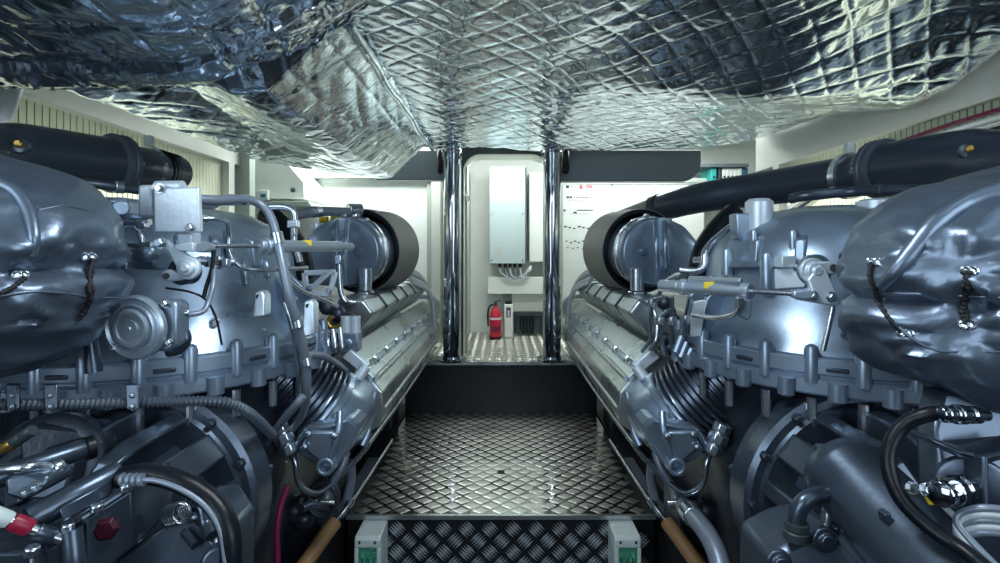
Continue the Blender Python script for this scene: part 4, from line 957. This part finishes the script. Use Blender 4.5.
# cable runs on the side walls
for k, (m, lab) in enumerate((('hosewhite', 'pale cable run along the louvred wall above the exhaust pipe, topmost of three'), ('cover', 'bare metal conduit along the louvred wall, middle of three runs'), ('black', 'black cable run along the louvred wall, lowest of three'))):
    o = MB().tube([XZ(1.83, 1.3, .50 - k * .022), XZ(1.83, 2.0, .495 - k * .022), XZ(1.84, 2.6, .46 - k * .026), XZ(1.84, 3.2, .30 - k * .03)], .0095, 10).build('cable_run', m); tag(o, lab, 'cable', 'cable runs on the louvred wall')
o = MB().tube([XZ(1.845, 1.5, .53), XZ(1.845, 2.0, .525), XZ(1.85, 2.3, .512)], .009, 10).build('cable_run', 'magenta'); tag(o, 'short magenta cable along the louvred wall above the pale run', 'cable')
o = MB().tube([W(14, 82, 1.9), W(10, 98, 1.88), W(2, 116, 1.86), W(-14, 128, 1.84)], .03, 12).build('hanging_hose', 'hosewhite'); tag(o, 'pale hose curving down from the foil mat corner against the louvred wall', 'hose')

# ================================================================== TAN SLEEVES, RAILS
for s, lab in ((-1, 'tan sleeved rod leaning beside the breaker box and crimson cable'), (1, 'tan sleeved rod leaning beside the breaker box and fat grey hose')):
    def M(px, py, d): p_ = W(px, py, d); p_.x *= s; return p_
    t = thing('sleeved_rod', M(690, 560, 1.85), lab, 'rod', 'tan sleeved rods')
    MB().tube([M(667, 522, 1.95), M(681, 541, 1.88), M(708, 580, 1.78)], .028, 16).build('sleeve', 'tan', t)
    MB().tube([M(610, 440, 2.6), M(640, 486, 2.15), M(652, 503, 2.0), M(668, 523, 1.945)], .008, 10).build('rod', 'steel', t)
    MB().cyl(M(650, 500, 2.02), M(655, 507, 1.99), .016, 10).build('rod_joint', 'nut', t, .002)
    t2 = MB().prism([(s * .690, 2.21, .0), (s * .75, 2.21, .0), (s * .75, 2.21, -.02), (s * .69, 2.21, -.02)], (0, .62, 0)).build('trim_rail_' + ('left' if s < 0 else 'right'), 'hose', None, .006); struct(t2)
    sbox('trim_stringer_' + ('left' if s < 0 else 'right'), 'dark', *sorted((s * .70, s * .80)), 1.2, 3.9, -.70, -.02)

# ================================================================== GEARBOXES
G = thing('marine_gearbox', W(960, 600, 1.0), 'grey marine gearbox with chrome cable glands and a looping black cable', 'gearbox')
def gtube(pts, r, nm, m='gear', par=None, seg=14, bevel=0): return MB().tube([W(*q) for q in pts], r, seg).build(nm, m, par or G, bevel)
a = W(850, 478, 1.12); b = W(975, 610, .80)
GB = MB().lathe([(.070, -.02), (.092, -.015), (.094, .0), (.094, .02), (.088, .03), (.089, (b - a).length)], a, b - a, 40).build('barrel', 'gear', G)
MB().prism([W(826, 450, 1.13), W(846, 452, 1.12), W(842, 470, 1.12), W(840, 525, 1.1), W(826, 525, 1.11)], (0, .05, 0)).build('neck_plate', 'gear', G, .008)
gtube([(829, 456, 1.11), (829, 490, 1.10), (827, 524, 1.09)], .012, 'stay_rod', 'steel')
bolt(G, W(831, 455, 1.11), (0, 0, 1), .012, .016)
gtube([(840, 492, 1.08), (822, 494, 1.06), (806, 500, 1.05), (798, 512, 1.05), (795, 532, 1.05)], .017, 'elbow_pipe', 'gear')
MB().lathe([(.024, 0), (.024, .012), (.020, .014), (.026, .018), (.026, .034)], W(796, 522, 1.05), (0, 0, -1), 18).build('elbow_collar', 'frame', G)
MB().prism([W(770, 556, 1.06), W(800, 540, 1.06), W(838, 530, 1.05), W(870, 560, 1.0), W(900, 640, .95), W(770, 640, 1.0)], (0, .14, 0)).build('lower_case', 'gear', G, .012)
MB().prism([W(842, 545, 1.02), W(862, 532, 1.03), W(945, 600, .84), W(925, 640, .84)], (0, .10, 0)).build('web', 'gear', G, .010)
for q in ((823, 538), (777, 560)): 
    MB().lathe([(.026, 0), (.026, .01), (.016, .012), (.016, .022)], W(*q, 1.04), (0, -1, 0), 18).build('case_plug', 'gear', G, .002)
# hydraulic block with glands
HB = MB().prism([W(938, 430, .90), W(942, 392, .94), W(1040, 396, .92), W(1040, 520, .86), W(972, 520, .86), W(940, 505, .89)], (0, .05, 0)).build('valve_block', 'gear', G, .008)
MB().prism([W(931, 437, .875), W(960, 450, .85), W(985, 456, .83), W(1040, 442, .83), W(1040, 450, .83), W(985, 466, .83), W(960, 458, .85), W(931, 443, .875)], (0, .05, 0)).build('block_lip', 'gear', HB, .006)
MB().prism([W(984, 458, .82), W(990, 456, .82), W(990, 530, .82), W(984, 530, .82)], (0, .04, 0)).build('block_edge', 'gear', HB, .006)
def gland(p_, ax, r, nm, par): return MB().lathe([(r * .7, -.01), (r * .7, .01), (r, .012), (r, .03), (r * .85, .032), (r * .85, .042), (r * 1.1, .044), (r * 1.1, .062), (r * .8, .066), (r * .8, .074), (r * .95, .076), (r * .95, .088), (r * .55, .094)], p_, ax, 20).build(nm, 'chrome', par, .002)
gland(W(982, 415, .86), (-1, -.25, .1), .015, 'cable_gland', G)
gland(W(968, 486, .84), (-1, -.45, .05), .022, 'cable_gland', G)
MB().lathe([(.055, 0), (.055, .012), (.048, .016)], W(972, 487, .865), (-.6, -1, .05), 30).build('gland_boss', 'gear', G, .003)
gtube([(956, 413, .85), (930, 414, .86), (905, 424, .88), (890, 446, .88), (889, 470, .87), (902, 500, .85), (930, 528, .82), (965, 552, .78), (1005, 585, .72)], .0125, 'black_cable', 'black', None, 14)
gtube([(934, 487, .83), (930, 496, .83), (938, 500, .82), (950, 512, .82), (964, 524, .81)], .005, 'sensor_lead', 'hosewhite')
MB().cyl(W(929, 495, .825), W(934, 504, .82), .0075, 12).build('lead_boot', 'yellow', G, .002)
for q in ((912, 488, .86), (955, 488, .80), (926, 490, .825)): bolt(G, W(*q), (-.3, -1, .4), .008, .014)
for k in range(5): gtube([(1020, 512 + k * 6, .76), (985, 508 + k * 6, .78), (962, 513 + k * 6, .80), (958, 524 + k * 6, .80), (975, 545 + k * 6, .78), (1010, 580 + k * 6, .74)], .0058, 'grey_cable', 'hosewhite' if k % 2 else 'hose')
for q in ((885, 515), (903, 523)): MB().prism([W(q[0], q[1], .90), W(q[0] + 6, q[1] - 2, .90), W(q[0] + 8, q[1] + 8, .90), W(q[0] + 2, q[1] + 10, .90)], (0, .02, 0)).build('cable_clip', 'gear', G, .002)

G = thing('marine_gearbox', W(60, 610, .95), 'grey marine gearbox with a dark red hexagonal plug and red-sleeved rod', 'gearbox')
# plate case with the plug
MB().prism([W(84, 519, .90), W(133, 488, .96), W(136, 545, .96), W(110, 566, .93), W(84, 600, .90)], (-.02, .14, 0)).build('plug_case', 'gear', G, .006)
MB().prism([W(78, 517, .885), W(131, 484, .95), W(134, 489, .95), W(82, 523, .885)], (0, .10, 0)).build('case_lid', 'gear', G, .004)
MB().lathe([(.022, 0), (.022, .006), (.017, .010), (.016, .012)], W(107, 528, .925), Vector((.35, -1, .1)), 6).build('hex_plug', 'crimson', G, .001)
for q in ((97, 508, .90), (126, 488, .94), (68, 527, .87)): 
    MB().cyl(W(q[0], q[1] + 4, q[2]), W(q[0], q[1] - 4, q[2]), .010, 14).build('cap_screw', 'nut', G, .003)
gtube([(72, 530, .87), (75, 565, .86), (76, 610, .86)], .016, 'corner_post', 'gear')
MB().prism([W(30, 560, .84), W(70, 534, .87), W(72, 640, .87), W(30, 640, .84)], (-.02, .12, 0)).build('front_case', 'gear', G, .006)
MB().prism([W(-20, 552, .82), W(20, 553, .82), W(34, 548, .83), W(40, 640, .83), W(-20, 640, .82)], (0, .10, 0)).build('side_case', 'gear', G, .006)
MB().cyl(W(31, 556, .825), W(33, 546, .825), .011, 12).build('cap_screw', 'nut', G, .003)
# lying cylinders
def bar3(a, b, r, nm, m='gear'): return MB().lathe([(r * .9, 0), (r, .004), (r, (Vector(b) - Vector(a)).length - .004), (r * .9, (Vector(b) - Vector(a)).length)], a, Vector(b) - Vector(a), 24).build(nm, m, G)
bar3(W(28, 520, .86), W(120, 472, .98), .0235, 'spool_cylinder'); 
MB().prism([W(58, 508, .86), W(95, 488, .91), W(97, 504, .905), W(61, 524, .86)], (0, .04, 0)).build('spool_cover', 'gear', G, .004)
bar3(W(-10, 480, .90), W(88, 448, 1.02), .020, 'upper_cylinder')
MB().lathe([(.024, 0), (.024, .012)], W(86, 449, 1.015), W(88, 448, 1.02) - W(-10, 480, .9), 20).build('cylinder_ring', 'black', G)
MB().prism([W(2, 478, .86), W(26, 472, .88), W(46, 478, .88), W(46, 490, .88), W(20, 503, .86), W(4, 496, .86)], (0, .06, 0)).build('manifold_block', 'gear', G, .008)
for q in ((27, 491), (37, 486)): MB().lathe([(.009, 0), (.009, .006), (.005, .006), (.005, .002)], W(*q, .868), (0, -1, .1), 16).build('port', 'nut', G)
gtube([(-6, 470, .88), (22, 468, .88), (40, 466, .9), (58, 470, .92)], .009, 'cover_rail', 'steel')
bar3(W(52, 470, .91), W(62, 465, .925), .014, 'port_nut', 'nut')
# rod with red sleeve
bar3(W(-30, 506, .80), W(62, 540, .86), .0085, 'red_rod', 'steel'); bar3(W(12, 521, .826), W(31, 528.5, .84), .0135, 'red_sleeve', 'redcap'); bar3(W(-12, 512, .81), W(10, 520.5, .826), .013, 'rod_end', 'plastic')
bar3(W(36, 531, .84), W(56, 538, .86), .013, 'rod_nut', 'gear')
# black hose over the case
gtube([(120, 478, .96), (150, 474, .97), (180, 482, .97), (208, 498, .97), (224, 518, .96), (231, 545, .95), (230, 590, .94)], .020, 'black_hose', 'black', None, 16)
gtube([(122, 484, .94), (150, 480, .945), (178, 488, .945), (204, 505, .945), (220, 530, .94), (226, 565, .93)], .005, 'grey_lead', 'hose')
for k in range(4): bar3(W(122 + k * 6, 480 + k * .2, .945), W(126 + k * 6, 479 + k * .2, .945), .0125 , 'hose_crimp', 'hose')
# sloping lower case
MB().prism([W(112, 563, .95), W(172, 520, 1.03), W(200, 517, 1.05), W(216, 545, 1.0), W(216, 640, .98), W(112, 640, .95)], (0, .16, 0)).build('lower_case', 'gear', G, .012)
gtube([(184, 532, 1.015), (195, 546, .99)], .008, 'cast_rib', 'gear')
MB().lathe([(.030, 0), (.030, .02), (.024, .03)], W(220, 558, .97), (.3, -1, .3), 18).build('case_plug', 'gear', G, .003)
for k in range(5): MB().tube([W(176, 516, 1.02) + Vector((.007 * k - .01 + .018 * math.cos(a_), -.003 * k, .02 * math.sin(a_) + .003 * k)) for a_ in [2 * PI * i / 12 for i in range(13)]], .004, 6, 2).build('spring_coil', 'steel', G)
gtube([(190, 506, 1.04), (202, 508, 1.03), (206, 524, 1.02), (212, 536, 1.0)], .012, 'elbow_pipe', 'gear')
for q in ((152, 515, 1.06), (191, 500, 1.07), (155, 505, 1.1)): MB().cyl(W(q[0], q[1] + 5, q[2]), W(q[0], q[1] - 5, q[2]), .014, 6).build('cap_screw', 'nut', G, .003)
MB().lathe([(.13, 0), (.13, .05), (.11, .06)], W(60, 470, 1.18), (.1, -1, .3), 36).build('cooler_cover', 'paint_dark', G, .006)
MB().prism([W(18, 432, 1.10), W(26, 426, 1.12), W(84, 430, 1.16), W(92, 438, 1.16), W(92, 462, 1.14), W(20, 462, 1.10)], (0, .08, 0)).build('cooler_hood', 'paint_dark', G, .014)
for k in range(4): bar3(W(-5 + k * 9, 455 - k * 6, 1.0), W(6 + k * 9, 448 - k * 6, 1.0), .012, 'plug_cap', 'brass' if k == 1 else 'frame')

# ================================================================== LIGHT
def area(name, loc, rot, size, sy, power, col=(.93, 1, .98)):
    l = bpy.data.lights.new(name, 'AREA'); l.shape = 'RECTANGLE'; l.size = size; l.size_y = sy; l.energy = power; l.color = col
    o = bpy.data.objects.new(name, l); C.objects.link(o); o.location = loc; o.rotation_euler = [math.radians(a) for a in rot]
    return o
area('back_lamp', (-1.1, 3.98, 2.2), (0, 0, 0), 1.2, .3, 26)
area('back_lamp', (1.3, 4.2, 2.2), (0, 0, 0), 1.2, .3, 24)
area('corridor_light', (.05, 4.2, 2.2), (0, 0, 0), .6, .3, 7)
area('aisle_lamp', (0, .95, 1.83), (0, 0, 0), .5, .4, 14, (.82, .93, 1))
def aimed(name, loc, to, sx, sy, p, col):
    o = area(name, loc, (0, 0, 0), sx, sy, p, col); o.rotation_euler = (Vector(to) - Vector(loc)).to_track_quat('-Z', 'Y').to_euler(); return o
aimed('corridor_light', (.04, 3.93, 1.84), (.05, 4.8, .55), .5, .06, 5, (.96, 1, .97))  # unseen fill added to brighten the lower corridor wall
aimed('rear_fill', (-1.4, -.8, 1.45), (1.0, 1.5, .95), 2.2, 1.3, 38, (.74, .88, 1))  # pair of unseen soft fills added behind the camera to brighten the engine housings
aimed('rear_fill', (1.4, -.8, 1.45), (-1.0, 1.5, .95), 2.2, 1.3, 38, (.74, .88, 1))
for sx, pw in ((-1, 4.5), (1, 5)):
    o = area('side_fill', (sx * 1.60, 2.5, 1.36), (0, -sx * 92, 0), .08, 1.5, pw, (.97, 1, .97)); o.data.spread = math.radians(125)  # unseen fills added behind the pipes to brighten the side walls
w = bpy.data.worlds.new('World'); scn.world = w; w.use_nodes = True
w.node_tree.nodes['Background'].inputs[0].default_value = (.5, .6, .75, 1); w.node_tree.nodes['Background'].inputs[1].default_value = .02

cam = bpy.data.cameras.new('Camera'); co = bpy.data.objects.new('Camera', cam); C.objects.link(co)
co.location = (0, 0, H); co.rotation_euler = (PI / 2, 0, 0); cam.sensor_width = 36; cam.lens = 18; cam.clip_start = .02
cam.shift_x = -.001; cam.shift_y = -.0295
scn.camera = co
scn.view_settings.view_transform = 'Standard'; scn.view_settings.look = 'None'; scn.view_settings.gamma = 1; scn.view_settings.use_curve_mapping = False
scn.view_settings.exposure = 0.0
